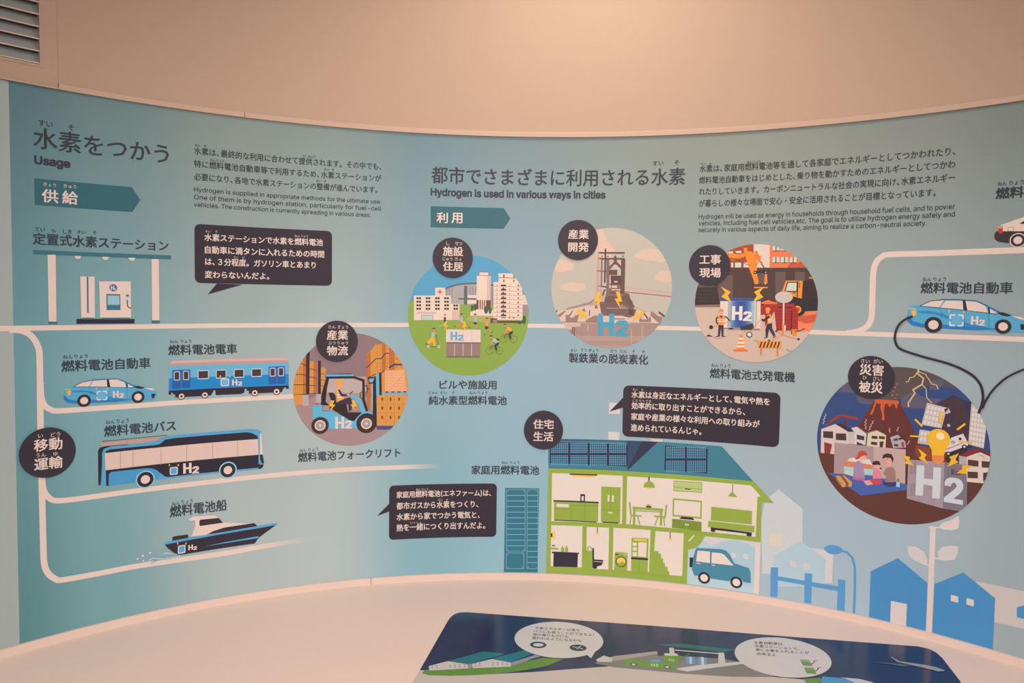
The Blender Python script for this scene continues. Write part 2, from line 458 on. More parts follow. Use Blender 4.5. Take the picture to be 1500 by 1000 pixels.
S(solid('wall_left_return', [(-XO, yo, 0), (xl, yo, 0), (xl, yo, ZCEIL), (-XO, yo, ZCEIL)], [(3, 2, 1, 0)], M_SH))
YF = CY + R + .05
S(solid('floor', [(-XO, YB, 0), (XO, YB, 0), (XO, YF, 0), (-XO, YF, 0)], [(0, 1, 2, 3)], M_FLOOR))
S(solid('ceiling', [(-XO, YB, ZCEIL), (XO, YB, ZCEIL), (XO, YF, ZCEIL), (-XO, YF, ZCEIL)], [(3, 2, 1, 0)], mat((.8, .76, .72), raw=True, name='ceiling_paint')))

# access panel (with the vent) left of the seam: a thin plate over the wall
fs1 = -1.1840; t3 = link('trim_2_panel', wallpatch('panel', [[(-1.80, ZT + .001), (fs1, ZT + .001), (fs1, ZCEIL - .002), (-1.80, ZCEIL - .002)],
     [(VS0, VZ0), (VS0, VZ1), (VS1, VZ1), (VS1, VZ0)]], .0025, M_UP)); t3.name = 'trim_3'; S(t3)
S(sweep('trim_4', fs1 - .001, fs1, [(-.001, ZT + .001), (.0026, ZT + .001), (.0026, ZCEIL - .002), (-.001, ZCEIL - .002)], M_UP))
S(sweep('trim_5', -1.80, fs1, [(-.001, ZT + .0004), (.0065, ZT + .0004), (.0065, ZT + .0030), (-.001, ZT + .0030)], M_RIM))
# air vent: recessed duct, frame, tilted slats
vent = bpy.data.objects.new('air_vent', None); x, y = ring_pt((VS0 + VS1) / 2, R); vent.location = (x, y, VZ0); COL.objects.link(vent)
bpy.context.view_layer.update()
tag(vent, 'white louvred air vent in the upper wall at the left', 'vent')
sweep('duct', VS0, VS1, [(-.09, VZ0), (-.085, VZ0), (-.085, VZ1), (-.09, VZ1)], M_DARK, vent)
for nm, a, b in (('frame', VS0, VS0 + .006), ('frame', VS1 - .006, VS1)):
    sweep(nm, a, b, [(-.09, VZ0), (.0035, VZ0), (.0035, VZ1), (-.09, VZ1)], M_UP, vent)
for a, b in ((VZ0, VZ0 + .006), (VZ1 - .006, VZ1)):
    sweep('frame', VS0 + .006, VS1 - .006, [(-.09, a), (.0035, a), (.0035, b), (-.09, b)], M_UP, vent)
VP = .0267
k = 0
while VZ0 + .008 + k * VP < VZ1 - .02:
    z = VZ0 + .008 + k * VP
    sl = sweep('slat', VS0 + .006, VS1 - .006, [(-.002, z), (-.002, z + .003), (-.016, z + .0300), (-.016, z + .0270)], M_SLAT, vent); sweep('slat_lip', VS0 + .006, VS1 - .006, [(-.0025, z - .0005), (.0025, z - .0005), (.0025, z + .0015), (-.0025, z + .0015)], M_RAIL, sl); k += 1

# counter that follows the wall, its front and the display board on it
def arc_top(name, r0, r1, z0, z1, a0, a1, material, parent=None, bevel=0):
    n = 160; V = []; F = []
    for i in range(n + 1):
        a = a0 + (a1 - a0) * i / n
        for r, z in ((r1, z0), (r0, z0), (r0, z1), (r1, z1)): V.append((CX + r * math.sin(a), CY + r * math.cos(a), z))
    for i in range(n):
        for j in range(4): p, q = i * 4 + j, i * 4 + (j + 1) % 4; F.append((p, p + 4, q + 4, q))
    F.append((0, 1, 2, 3)); F.append(tuple(n * 4 + j for j in (3, 2, 1, 0)))
    o = solid(name, V, F, material, parent)
    import bmesh
    bm = bmesh.new(); bm.from_mesh(o.data); bmesh.ops.recalc_face_normals(bm, faces=bm.faces); bm.to_mesh(o.data); bm.free()
    return o
cnt = bpy.data.objects.new('counter', None); cnt.location = (CX, CY + 1.1, 0); COL.objects.link(cnt); bpy.context.view_layer.update()
tag(cnt, 'wide white curved counter running below the mural', 'counter')
arc_top('worktop', .62, R - .003, ZTAB - .03, ZTAB, -1.7, 1.7, M_WHITE, cnt)
arc_top('front_panel', .66, .70, 0, ZTAB - .03, -1.68, 1.68, M_WHITE, cnt)
# ---------------------------------------------------------------- lines and lettering of the mural
INK = (56, 60, 68); PINK = (228, 200, 186); NAVY = (52, 46, 56); TEAL = (52, 102, 112); LBL = (86, 160, 198); MBL = (40, 122, 185)
YEL = (240, 180, 60); DKL = (58, 55, 62)
FA = (0, 0, 3.745); FB = (0, 150, 5); FC = (250, 180, 4.286); FD = (0, 320, 5); FE = (0, 500, 5); FF = (220, 480, 6.25); FG = (120, 600, 5)
FH = (0, 700, 3.3333); FI = (420, 460, 4.165); FJ = (590, 340, 5); FK = (790, 310, 4.762); FL = (1000, 330, 4.762); FM = (1190, 510, 3.704)
FN = (600, 210, 3.5714); FO = (1010, 180, 3.5714); FP = (1240, 240, 3.846); FQ = (780, 620, 3.75); FR = (560, 550, 3.3333); FS = (790, 500, 3.75)
FT = (1100, 660, 3.3333); FX = (200, 640, 5)

def fade(col, bg, t): return tuple(round(col[i] * (1 - t) + bg[i] * t) for i in range(3))
def road(label, P, wd, tail=None, lay=2, name='road_line'):
    s = Sheet(name, label, 'line', P[0], base=lay)
    q = spline([s.uv(p) for p in P], False, 8); w_ = s.scale(P[0], wd)
    s.add('stripe', stroke_tris(q, w_), PINK)
    if tail:                                  # the printed stripe fades out to the right
        (x0, y0), (x1, y1), bg = tail; n = 14
        for i in range(n):
            a, b = i / n, (i + 1) / n
            pa = s.uv((x0 + (x1 - x0) * a, y0 + (y1 - y0) * a)); pb = s.uv((x0 + (x1 - x0) * b, y0 + (y1 - y0) * b))
            s.add('faded_stripe', [stroke_tris([pa, pb], w_)[0]], fade(PINK, bg, (i + .5) / n), lay=lay + 1)
    return s
road('long pale horizontal line crossing the whole mural at mid height', [(-60, 482), (0, 481), (150, 479), (300, 477), (450, 476), (590, 475.7), (775, 476.8), (890, 478.6), (1000, 480.8), (1189, 486.2), (1240, 488), (1500, 497), (1560, 499.6)], 9.4)
road('pale line running down the left side and curving under the ship', [(14, 483), (30, 484), (45, 491), (55, 506), (58, 525), (59, 600), (61, 700), (63.5, 800), (65, 826), (71, 840), (82, 848), (92, 849), (140, 840.5), (200, 829), (260, 820), (330, 810), (380, 801)], 10,
     ((380, 800.8), (458, 788), (178, 184, 180)), 4)
road('pale line curving right under the hydrogen car and train', [(59.5, 560), (60.5, 580), (65, 593), (75, 600), (88, 601.5), (140, 598), (200, 594), (260, 589.5), (340, 585), (436, 580)], 9, lay=6)
road('pale line curving right under the bus', [(61.5, 690), (62.5, 710), (66, 722), (75, 731), (87, 733), (120, 729.5), (200, 718.5), (300, 706.5), (420, 694), (500, 688), (590, 684)], 9,
     ((590, 684), (645, 682), (140, 175, 184)), 8)
road('pale line rising at the right and running under the white-and-black car', [(1240, 487.6), (1256, 485), (1270, 478), (1276.5, 465), (1278, 435), (1279.5, 398), (1284, 383.5), (1292, 376), (1303, 372.6), (1360, 371), (1500, 366), (1550, 364)], 8.6, lay=10)

def caption(label, rows, fr, base=30, group=None, name='caption', cat='caption', col=INK, bold=.04):
    """rows: (text, xl, yl, xr, yr, h) main lines, (text, x0, x1, ytop, ybottom) small reading aids"""
    r0 = rows[0]
    s = Sheet(name, label, cat, (fr[0] + r0[1] / fr[2], fr[1] + r0[2] / fr[2]), base=base); s.frame(*fr)
    for r in rows:
        if len(r) == 6: s.text('lettering', r[0], *r[1:], col, bold=bold)
        elif len(r) == 7: s.text('lettering', r[0], *r[1:6], col, bold=r[6])
        else: s.text('reading_aid', r[0], r[1], r[4], r[2], r[4], r[4] - r[3], col, bold=.03)
    return s
caption('large dark heading at the upper left of the mural reading 水素をつかう', [('水素をつかう', 248, 352, 1235, 434, 156), ('Usage', 255, 468, 512, 492, 76, .10), ('すい', 282, 385, 132, 178), ('そ', 500, 542, 163, 202)], FB, name='heading', cat='heading', bold=.034)
caption('wide dark heading top centre reading 都市でさまざまに利用される水素', [('都市でさまざまに利用される水素', 115, 210, 1440, 214, 90), ('Hydrogen is used in various ways in cities', 112, 285, 1022, 295, 49, .09), ('すい', 1272, 1328, 92, 116), ('そ', 1385, 1411, 88, 112)], FN, name='heading', cat='heading', bold=.034)
caption('three-line paragraph with English lines, right of the left heading', [
    ('水素は、最終的な利用に合わせて提供されます。その中でも、', 147, 202, 1322, 291, 47), ('特に燃料電池自動車等で利用するため、水素ステーションが', 147, 283, 1322, 363, 46),
    ('必要になり、各地で水素ステーションの整備が進んでいます。', 147, 363, 1297, 437, 46),
    ('Hydrogen is supplied in appropriate methods for the ultimate use.', 147, 441, 1322, 512, 37, .02), ('One of them is by hydrogen station, particularly for fuel-cell', 147, 491, 1322, 554, 38, .02),
    ('vehicles. The construction is currently spreading in various areas.', 147, 539, 1255, 592, 37, .02),
    ('すい', 152, 186, 134, 149), ('そ', 208, 224, 139, 152), ('てい きょう', 828, 908, 203, 218), ('ねん りょう', 248, 334, 228, 243), ('すい', 962, 995, 285, 300), ('そ', 1012, 1028, 287, 301), ('せい', 912, 944, 357, 371), ('び', 960, 976, 359, 373)],
    FC, name='paragraph', cat='paragraph', bold=.034)
caption('four-line paragraph with English lines, upper right of the mural', [
    ('水素は、家庭用燃料電池等を通して各家庭でエネルギーとしてつかわれたり、', 52, 264, 1390, 162, 38), ('燃料電池自動車をはじめとした、乗り物を動かすためのエネルギーとしてつかわ', 50, 322, 1390, 232, 37),
    ('れたりしていきます。カーボンニュートラルな社会の実現に向け、水素エネルギー', 50, 380, 1388, 303, 37), ('が暮らしの様々な場面で安心・安全に活用されることが目標となっています。', 50, 441, 1287, 382, 37),
    ('Hydrogen will be used as energy in households through household fuel cells, and to power', 48, 511, 1388, 456, 32, .02), ('vehicles, including fuel cell vehicles,etc. The goal is to utilize hydrogen energy safely and', 48, 544, 1388, 497, 32, .02),
    ('securely in various aspects of daily life, aiming to realize a carbon-neutral society.', 47, 578, 1240, 543, 31, .02),
    ('すい', 58, 85, 208, 219), ('そ', 102, 114, 209, 220), ('ねん りょう', 300, 370, 197, 210), ('く', 97, 105, 396, 406)],
    FO, name='paragraph', cat='paragraph', bold=.034)
caption('dark caption above the hydrogen filling station', [('定置式水素ステーション', 243, 196, 1232, 232, 86), ('てい', 255, 328, 66, 95), ('ち', 378, 408, 80, 101), ('しき', 462, 525, 80, 112), ('すい', 562, 628, 86, 113), ('そ', 680, 706, 90, 116)], FD)
caption('dark caption above the left blue hydrogen car', [('燃料電池自動車', 452, 222, 1100, 195, 83), ('ねん', 462, 530, 98, 125), ('りょう', 546, 642, 93, 122)], FE)
caption('dark caption above the blue train', [('燃料電池電車', 168, 252, 793, 237, 96), ('ねん', 180, 256, 112, 139), ('りょう', 280, 375, 108, 138)], FF)
caption('dark caption above the bus', [('燃料電池バス', 164, 194, 688, 155, 80), ('ねん', 175, 240, 76, 102), ('りょう', 256, 343, 65, 97)], FG)
caption('dark caption above the ship', [('燃料電池船', 245, 586, 660, 538, 85), ('ねん', 258, 316, 472, 497), ('りょう', 330, 410, 456, 487)], FX)
caption('dark caption under the round forklift picture', [('燃料電池フォークリフト', 70, 907, 692, 868, 58), ('ねん', 78, 121, 821, 838), ('りょう', 132, 193, 815, 835)], FI)
caption('two-line dark caption under the round green city picture', [('ビルや施設用', 280, 66, 557, 66, 43), ('純水素型燃料電池', 227, 143, 607, 143, 44), ('じゅん', 227, 272, 76, 90), ('すい', 282, 316, 76, 90), ('そ', 340, 353, 76, 90), ('ねん', 425, 460, 76, 90), ('りょう', 467, 513, 76, 90)], FR)
caption('dark caption above the tall teal cabinet', [('家庭用燃料電池', 436, 483, 765, 483, 44), ('ねん', 582, 615, 417, 431), ('りょう', 624, 669, 417, 431)], FR)
caption('dark caption under the round steelworks picture', [('製鉄業の脱炭素化', 163, 117, 597, 126, 53), ('せい', 170, 208, 40, 57), ('てつ', 227, 262, 40, 57), ('ぎょう', 272, 325, 40, 58), ('だつ', 390, 426, 44, 61), ('たん', 443, 482, 45, 62), ('そ', 510, 526, 46, 62), ('か', 564, 582, 47, 63)], FS)
caption('dark caption under the round construction site picture', [('燃料電池式発電機', 937, 203, 1403, 222, 54), ('ねん', 945, 985, 122, 140), ('りょう', 995, 1049, 123, 143)], FS)
caption('dark caption above the right blue hydrogen car', [('燃料電池自動車', 418, 731, 935, 729, 62), ('ねん', 428, 478, 640, 661), ('りょう', 490, 561, 638, 660)], FP)
caption('dark caption cut off at the right edge above the white-and-black car', [('燃料', 842, 196, 996, 190, 62, .06), ('ねん', 852, 902, 99, 122), ('りょう', 918, 998, 92, 118)], FP)

# arrow-shaped heading banners
s = Sheet('banner', 'dark teal arrow banner with 供給 under the left heading', 'banner', (51, 300), base=20); s.frame(*FB)
s.poly('arrow_plate', '250,555 965,620 1028,715 968,802 255,750', TEAL)
s.text('lettering', '供', 308, 728, 426, 737, 95, PINK, bold=.04); s.text('lettering', '給', 458, 740, 570, 748, 95, PINK, bold=.04)
s.text('reading_aid', 'きょう', 318, 612, 410, 618, 26, PINK); s.text('reading_aid', 'きゅう', 466, 626, 558, 632, 28, PINK)
s = Sheet('banner', 'dark teal arrow banner with 利用 under the centre heading', 'banner', (631, 333), base=20); s.frame(*FN)
s.poly('arrow_plate', '110,328 492,338 527,392 492,446 110,438', TEAL)
s.text('lettering', '利', 142, 415, 199, 416, 54, PINK, bold=.04); s.text('lettering', '用', 220, 417, 275, 418, 54, PINK, bold=.04)

# dark speech bubbles
def bubble(label, fr, x0, y0, x1, y1, rad, tip, rows, corners=None):
    s = Sheet('speech_bubble', label, 'speech bubble', (fr[0] + x0 / fr[2], fr[1] + y1 / fr[2]), base=40); s.frame(*fr)
    s.rect('bubble', x0, y0, x1, y1, NAVY, rad=rad); s.poly('pointer', tip, NAVY)
    for r in rows:
        if len(r) == 6: s.text('lettering', r[0], *r[1:], PINK, bold=.04)
        else: s.text('reading_aid', r[0], r[1], r[4], r[2], r[4], r[4] - r[3], PINK)
bubble('dark rounded speech bubble right of the filling station', FC, 149, 633, 1012, 1022, 36, '290,1008 450,1014 232,1076',
    [('水素ステーションで水素を燃料電池', 212, 742, 955, 770, 46), ('自動車に満タンに入れるための時間', 215, 822, 963, 843, 47), ('は、３分程度。ガソリン車とあまり', 217, 897, 910, 909, 46), ('変わらないんだよ。', 215, 976, 618, 981, 46),
     ('すい', 218, 250, 675, 689), ('そ', 280, 294, 676, 690), ('ねん', 778, 812, 702, 716), ('りょう', 820, 861, 703, 718), ('てい', 393, 424, 838, 851), ('ど', 450, 466, 838, 852)])
bubble('dark rounded speech bubble left of the tall teal cabinet', FR, 34, 537, 556, 786, 22, '40,618 40,660 -26,685',
    [('家庭用燃料電池(エネファーム)は、', 70, 601, 530, 588, 34), ('都市ガスから水素をつくり、', 70, 654, 468, 642, 34), ('水素から家でつかう電気と、', 70, 707, 475, 695, 34), ('熱を一緒につくり出すんだよ。', 70, 760, 502, 746, 34),
     ('ねん りょう', 165, 224, 549, 561), ('すい', 272, 293, 601, 611), ('そ', 311, 320, 601, 611), ('いっ しょ', 137, 190, 711, 722)])
bubble('dark rounded speech bubble above the green house', FS, 462, 240, 1316, 582, 32, '468,300 468,360 385,385',
    [('水素は身近なエネルギーとして、電気や熱を', 507, 313, 1265, 347, 38), ('効率的に取り出すことができるから、', 507, 374, 1130, 402, 38), ('家庭や産業の様々な利用への取り組みが', 505, 435, 1210, 468, 38), ('進められているんじゃ。', 503, 494, 890, 510, 38),
     ('すい', 512, 538, 258, 271), ('そ', 559, 571, 260, 272), ('こう りつ てき', 512, 614, 319, 333)])

# round dark badges
def badge(label, fr, x, y, r, rows):
    s = Sheet('round_badge', label, 'badge', (fr[0] + x / fr[2], fr[1] + (y + r) / fr[2]), base=165); s.frame(*fr)
    s.disc('disc', x, y, r, (56, 50, 58), n=64)
    for q in rows:
        if len(q) == 6: s.text('lettering', q[0], *q[1:], PINK, bold=.04)
        else: s.text('reading_aid', q[0], q[1], q[4], q[2], q[4], q[4] - q[3], PINK)
badge('dark badge 移動 運輸 on the vertical line at the left', FE, 346, 812, 203, [('移動', 248, 801, 453, 790, 88), ('運輸', 250, 941, 455, 924, 88), ('い', 275, 312, 677, 702), ('どう', 368, 438, 663, 696), ('うん', 262, 333, 815, 845), ('ゆ', 388, 420, 806, 836)])
badge('dark badge 産業 物流 on the forklift picture', FI, 306, 165, 127, [('産業', 245, 156, 372, 155, 58), ('物流', 245, 251, 372, 250, 58), ('さん', 252, 298, 67, 87), ('ぎょう', 310, 373, 67, 88), ('ぶつ', 252, 298, 165, 185), ('りゅう', 310, 373, 165, 186)])
badge('dark badge 施設 住居 on the green city picture', FJ, 366, 188, 147, [('施設', 295, 174, 440, 174, 68), ('住居', 295, 284, 440, 284, 66), ('し', 318, 342, 70, 95), ('せつ', 382, 435, 70, 96), ('じゅう', 292, 363, 184, 209), ('きょ', 382, 430, 184, 209)])
badge('dark badge 産業 開発 on the steelworks picture', FK, 270, 198, 140, [('産業', 203, 189, 343, 190, 64), ('開発', 203, 278, 343, 279, 64)])
badge('dark badge 工事 現場 on the construction site picture', FL, 188, 279, 145, [('工事', 118, 271, 265, 272, 67), ('現場', 118, 362, 265, 363, 64)])
badge('dark badge 災害 被災 on the disaster picture', FM, 320, 157, 128, [('災害', 258, 145, 386, 147, 59), ('被災', 254, 238, 381, 243, 60), ('さい', 265, 312, 57, 80), ('がい', 333, 382, 58, 82), ('ひ', 274, 296, 149, 169), ('さい', 330, 378, 153, 176)])
badge('dark badge 住宅 生活 at the roof corner of the green house', FR, 787, 265, 96, [('住宅', 738, 258, 836, 259, 45), ('生活', 738, 318, 834, 319, 45)])

# dark cables at the right
s = Sheet('cable_line', 'dark curved cable from the right blue car down to the disaster picture', 'line', (1434, 605), base=150)
s.line('cable', [(1337.5, 463), (1326, 468), (1317, 476), (1312, 488), (1312, 500), (1320, 511), (1352, 522), (1392, 533), (1420, 546), (1435, 560), (1440.5, 577), (1439, 592), (1434, 605)], 3.6, NAVY, smooth=True)
s = Sheet('cable_line', 'dark curved cable coming in from the right edge above the disaster picture', 'line', (1440, 600), base=152)
s.line('cable', [(1520, 535), (1500, 541), (1475, 553), (1456, 570), (1445, 586), (1439.5, 598)], 3.6, NAVY, smooth=True)
# ---------------------------------------------------------------- left half pictures
def tank(s, x0, y0, x1, y1, col=(110, 175, 205), edge=(210, 205, 205)):      # small tank symbol with two bolts
    w_, h_ = x1 - x0, y1 - y0
    s.rect('tank_symbol', x0, y0, x1, y1, edge, rad=w_ * .18); s.rect('tank_face', x0 + w_ * .13, y0 + h_ * .13, x1 - w_ * .13, y1 - h_ * .13, col, rad=w_ * .1)
    s.bolt(x0 - w_ * .03, y0 - h_ * .28, w_ * .28, h_ * .42, YEL, flip=-1); s.bolt(x1 + w_ * .05, y0 - h_ * .28, w_ * .28, h_ * .42, YEL)
# filling station
s = Sheet('filling_station', 'printed hydrogen filling station with flat canopy and white posts', 'filling station', (155, 474), base=30); s.frame(*FD)
s.poly('canopy', '243,230 1252,270 1252,299 243,260', (60, 112, 124))
for P in ('348,265 407,265 413,755 357,755', '1110,297 1162,297 1167,748 1115,748'): s.poly('post', P, PINK)
for P in ('355,753 420,755 420,772 355,772', '1110,745 1170,745 1170,766 1110,766'): s.poly('post_foot', P, (60, 112, 124))
for x, y in ((570, 279), (772, 286), (965, 292)): s.poly('canopy_lamp', [(x - 25, y - 6), (x + 25, y - 5), (x + 18, y + 12), (x, y + 18), (x - 18, y + 11)], PINK)
s.poly('plinth', '560,735 985,735 985,768 560,770', (46, 44, 60))
s.rects('foot', [(608, 727, 680, 739), (745, 727, 945, 737)], (60, 112, 124))
s.poly('cabinet', '587,423 692,425 695,725 595,725', PINK); s.poly('slot', '634,425 647,425 649,692 637,692', (74, 112, 134))
d = s.poly('dispenser', '725,460 957,460 960,725 733,725', PINK)
s.disc('emblem', 829, 507, 29, (54, 104, 148)); s.text('emblem_letter', 'H', 813, 523, 834, 523, 31, PINK, bold=.12); s.text('emblem_letter', '2', 836, 523, 846, 523, 14, PINK, bold=.1)
s.rect('screen_frame', 778, 552, 882, 670, (60, 116, 134)); s.rect('screen', 787, 563, 875, 632, (152, 188, 202))
s.rect('nozzle', 918, 570, 946, 616, (190, 200, 205)); s.rect('nozzle_cap', 922, 556, 943, 571, (74, 112, 134))
s.line('hose', '932,598 932,636 942,652 960,657', 7, (46, 44, 60))
# blue hydrogen car (drawn twice)
def fc_car(label, pre, px, base):
    s = Sheet('hydrogen_car', label, 'car', px, base=base); s.frame(30, 510, 5) ; s.pre = pre
    if pre: s.frame(*FP)
    s.poly('body', '316,352 325,290 345,283 395,280 440,252 520,230 600,222 690,220 740,228 800,255 850,275 900,280 960,288 990,306 996,340 990,365 970,380 700,392 400,404 345,397 320,378', (88, 164, 198))
    s.poly('lower_sweep', '316,340 330,350 350,372 400,382 640,372 850,372 700,392 400,404 345,397 318,376', MBL)
    s.poly('side_sweep', '375,312 440,305 520,315 600,345 640,352 780,370 640,376 560,345 480,322 380,322', (50, 134, 190))
    s.poly('rear_window', '395,280 450,250 526,237 498,279', PINK); s.poly('side_window', '504,280 534,239 630,230 634,280', PINK)
    s.poly('front_window', '648,229 710,228 760,249 774,284 657,283', PINK); s.poly('corner_window', '783,260 826,284 786,285', PINK)
    s.poly('pillar', '631,228 646,228 658,284 636,282', NAVY); s.poly('pillar', '774,252 784,257 787,287 777,286', NAVY)
    s.line('roof_line', '388,281 450,248 525,232 610,226 710,224 762,243 850,281 900,290', 4, NAVY)
    s.line('sill_line', '390,283 640,283 830,289', 3, NAVY); s.poly('bonnet_shade', '822,280 860,274 910,288 880,297 850,292', NAVY)
    s.poly('headlamp', '905,289 962,290 991,309 950,304', PINK); s.poly('grille', '958,333 990,332 975,366 960,362', NAVY)
    s.lines('door_gap', ['498,284 516,318 508,352', '640,284 641,376', '778,288 781,378'], 1.8, (55, 90, 120))
    s.line('tail_stripe', '324,300 366,302', 7, YEL); s.poly('tail_lamp', '338,312 368,310 366,336 350,348', YEL)
    s.rect('tank_symbol', 556, 313, 636, 377, (205, 210, 215), rad=8); s.rect('tank_face', 566, 322, 626, 368, (88, 164, 198), rad=5)
    s.rects('tank_notch', [(590, 311, 602, 379), (554, 340, 638, 350)], (88, 164, 198))
    s.rect('tank_face', 570, 326, 622, 364, (104, 172, 205), rad=5)
    s.bolt(554, 298, 14, 26, YEL, flip=-1); s.bolt(638, 298, 14, 26, YEL)
    s.h2(677, 362, 753, 360, 50, PINK)
    for x, y, r in ((465, 383, 50), (860, 356, 47)):
        t = s.disc('wheel', x, y, r, NAVY); s.disc('hub', x, y, r * .58, PINK, sub=None)
    return s
fc_car('printed light blue hydrogen car below its caption at the left', None, (50 + 75, 595), 40)
def toP(p):
    x, y = p[0] + 150, p[1] + 50                      # into the left car's drawing frame
    return 488 + (x - 613) * .995, 905 + (y - 432) * .983 + (x - 613) * .092
fc_car('printed light blue hydrogen car at the right edge with a cable at its tail', toP, (1366, 488), 40)
# white-and-black car, only its tail in the frame
s = Sheet('patrol_car', 'printed white-and-black car cut off at the upper right edge', 'car', (1490, 362), base=40); s.frame(*FP)
s.poly('body', '862,385 866,345 900,333 1000,298 1090,285 1090,385', PINK)
s.poly('lower_body', '832,400 845,379 1090,379 1090,444 905,445 855,438 835,422', (62, 54, 58))
s.poly('window', '975,335 1000,322 1090,318 1090,338 990,338', (62, 54, 58)); s.poly('tail_lamp', '855,362 883,362 878,392 860,391', (205, 60, 50)); s.poly('tail_lamp', '845,350 882,346 882,360 852,366', (200, 150, 135))
s.line('fuel_flap', '910,357 942,357 942,379 910,379 910,357', 2, (110, 95, 95))
s.disc('wheel_arch', 966, 430, 47, PINK); s.disc('wheel', 966, 430, 41, (62, 54, 58)); s.disc('hub', 966, 430, 25, PINK)

# train
s = Sheet('train', 'printed blue train carriage with two double doors', 'train', (335, 582), base=40); s.frame(230, 500, 7.5)
s.poly('roof', '130,270 135,245 170,212 800,188 1400,178 1430,185 1445,210 1445,236', (212, 170, 158))
s.poly('roof_shade', '130,270 134,243 1441,204 1446,234', (192, 148, 142))
s.poly('upper_side', '130,268 1445,232 1446,360 130,407', (108, 174, 202)); s.poly('lower_side', '130,405 1446,358 1447,484 130,542', (30, 132, 192))
s.poly('underframe', '128,540 1447,482 1447,520 1420,520 1418,505 1400,505 1380,530 1370,556 1010,573 1008,540 985,540 980,515 965,515 958,560 920,576 645,588 640,535 620,535 610,560 590,592 200,615 198,582 175,578 170,560 155,562 152,583 128,583', (48, 42, 56))
for P, W, lx in (('167,315 365,307 368,508 167,518', ((183, 329, 252, 426), (285, 323, 352, 421)), 267), ('1225,277 1405,270 1408,462 1225,469', ((1237, 289, 1302, 383), (1329, 285, 1394, 380)), 1317)):
    d = s.poly('door', P, (36, 94, 162)); y0 = 520 if lx < 500 else 470
    s.line('door_gap', [(lx, 300 + (y0 - 470) * .7), (lx, y0 - 6)], 3, (108, 150, 195), sub=d)
    for a in W: s.rect('door_window_frame', *a, (206, 196, 196), rad=12, sub=d); s.rect('door_window', a[0] + 9, a[1] + 9, a[2] - 9, a[3] - 9, (66, 56, 62), rad=5, sub=d)
for a in ((445, 317, 569, 411), (645, 311, 762, 404), (842, 303, 957, 396), (1035, 297, 1151, 387)):
    f = s.rect('window', *a, (206, 200, 200), rad=14); s.rect('pane', a[0] + 9, a[1] + 9, a[2] - 9, a[3] - 10, (66, 56, 62), rad=5, sub=f)
tank(s, 697, 408, 792, 488); s.h2(823, 482, 930, 482, 66, PINK)
for x, y in ((268, 601), (525, 587), (1073, 563), (1313, 549)):
    wl = s.disc('wheel', x, y, 38, (62, 46, 50)); s.disc('wheel_rim', x, y, 30, PINK, sub=wl); s.disc('hub', x, y, 14, (62, 46, 50), sub=wl)

# bus
s = Sheet('bus', 'printed blue and dark city bus with long pale window band', 'bus', (265, 705), base=40); s.frame(130, 600, 5.556)
BK = (44, 42, 54)
s.poly('rear_panel', '78,613 75,335 88,308 160,288 320,272 320,360 110,380 100,560 95,613', BK)
s.poly('body', '95,612 100,572 108,540 108,350 122,318 180,297 500,268 560,250 600,225 640,212 1000,180 1330,155 1380,163 1406,178 1388,196 1388,380 1422,438 1412,468 1382,484 600,562 320,598 150,618', LBL)
r = s.poly('roof_rack', '100,262 625,212 560,240 500,262 150,294 100,300', (200, 166, 152))
s.lines('rack_bar', ['102,266 600,220', '102,275 590,228', '102,284 560,240', '102,293 520,253'], 2.4, (120, 100, 100), sub=r)
s.line('rack_top', '106,258 400,230 618,208 634,213', 5, BK)
s.poly('roof_band', '132,352 140,336 170,322 530,287 575,280 622,242 700,230 1290,182 1325,188 1372,212 1378,238 800,290', BK)
s.poly('window_band', '130,352 1378,237 1381,367 135,493', (220, 188, 174))
s.poly('skirt', '135,492 1381,365 1381,470 640,546 620,541 590,520 550,490 520,478 480,474 180,505 162,525 160,620 141,617 139,498', BK)
s.poly('rear_flank', '160,612 162,525 182,507 480,475 530,482 580,515 560,560 320,598', (74, 148, 194))
s.lines('window_divider', ['257,342 257,478', '360,333 361,468', '587,312 588,446', '797,292 797,425', '1008,272 1008,403', '1212,253 1212,383'], 3.4, (130, 130, 134))
s.poly('windscreen', '1392,198 1404,192 1416,362 1393,366', PINK)
s.poly('front_edge', '1393,364 1414,362 1426,430 1412,440 1396,410', BK); s.poly('bumper', '1380,440 1400,446 1424,440 1414,470 1382,484', BK)
s.line('front_stripe', '1386,200 1386,400 1410,445', 9, LBL)
for x, y, r in ((460, 566, 66), (1132, 490, 61)):
    a = s.disc('wheel_arch', x, y, r + 11, (146, 194, 206)); s.disc('wheel', x, y, r, BK); s.disc('hub', x, y, r * .57, (224, 196, 180))
tank(s, 658, 468, 724, 524, (92, 160, 205)); s.h2(768, 518, 892, 512, 84, PINK)

# ship
s = Sheet('ship', 'printed dark motor ship with white cabin on the lowest line', 'ship', (265, 812), base=40); s.frame(*FX)
s.poly('cabin', '382,600 388,598 415,580 575,571 600,592 640,625 760,630 860,632 520,714 400,728 430,650 428,610 385,610', PINK)
s.poly('cabin_window', '460,612 468,604 600,591 636,626 468,650 460,646', (56, 48, 54)); s.poly('deckhouse', '515,712 560,688 640,662 740,646 860,629 880,644 880,662', (56, 48, 54))
s.poly('engine_box', '262,735 270,727 370,712 378,716 380,742 262,758', (56, 48, 54))
s.poly('hull', '203,783 1025,640 895,735 865,778 345,858 310,860 270,845 232,815', (52, 46, 56))
s.poly('gunwale', '200,770 700,683 1028,627 1024,643 900,665 206,787', LBL); s.poly('chine_stripe', '500,800 640,770 895,724 888,739 700,768', LBL)
tank(s, 302, 795, 358, 846, (92, 160, 205)); s.h2(379, 826, 440, 822, 37, PINK)
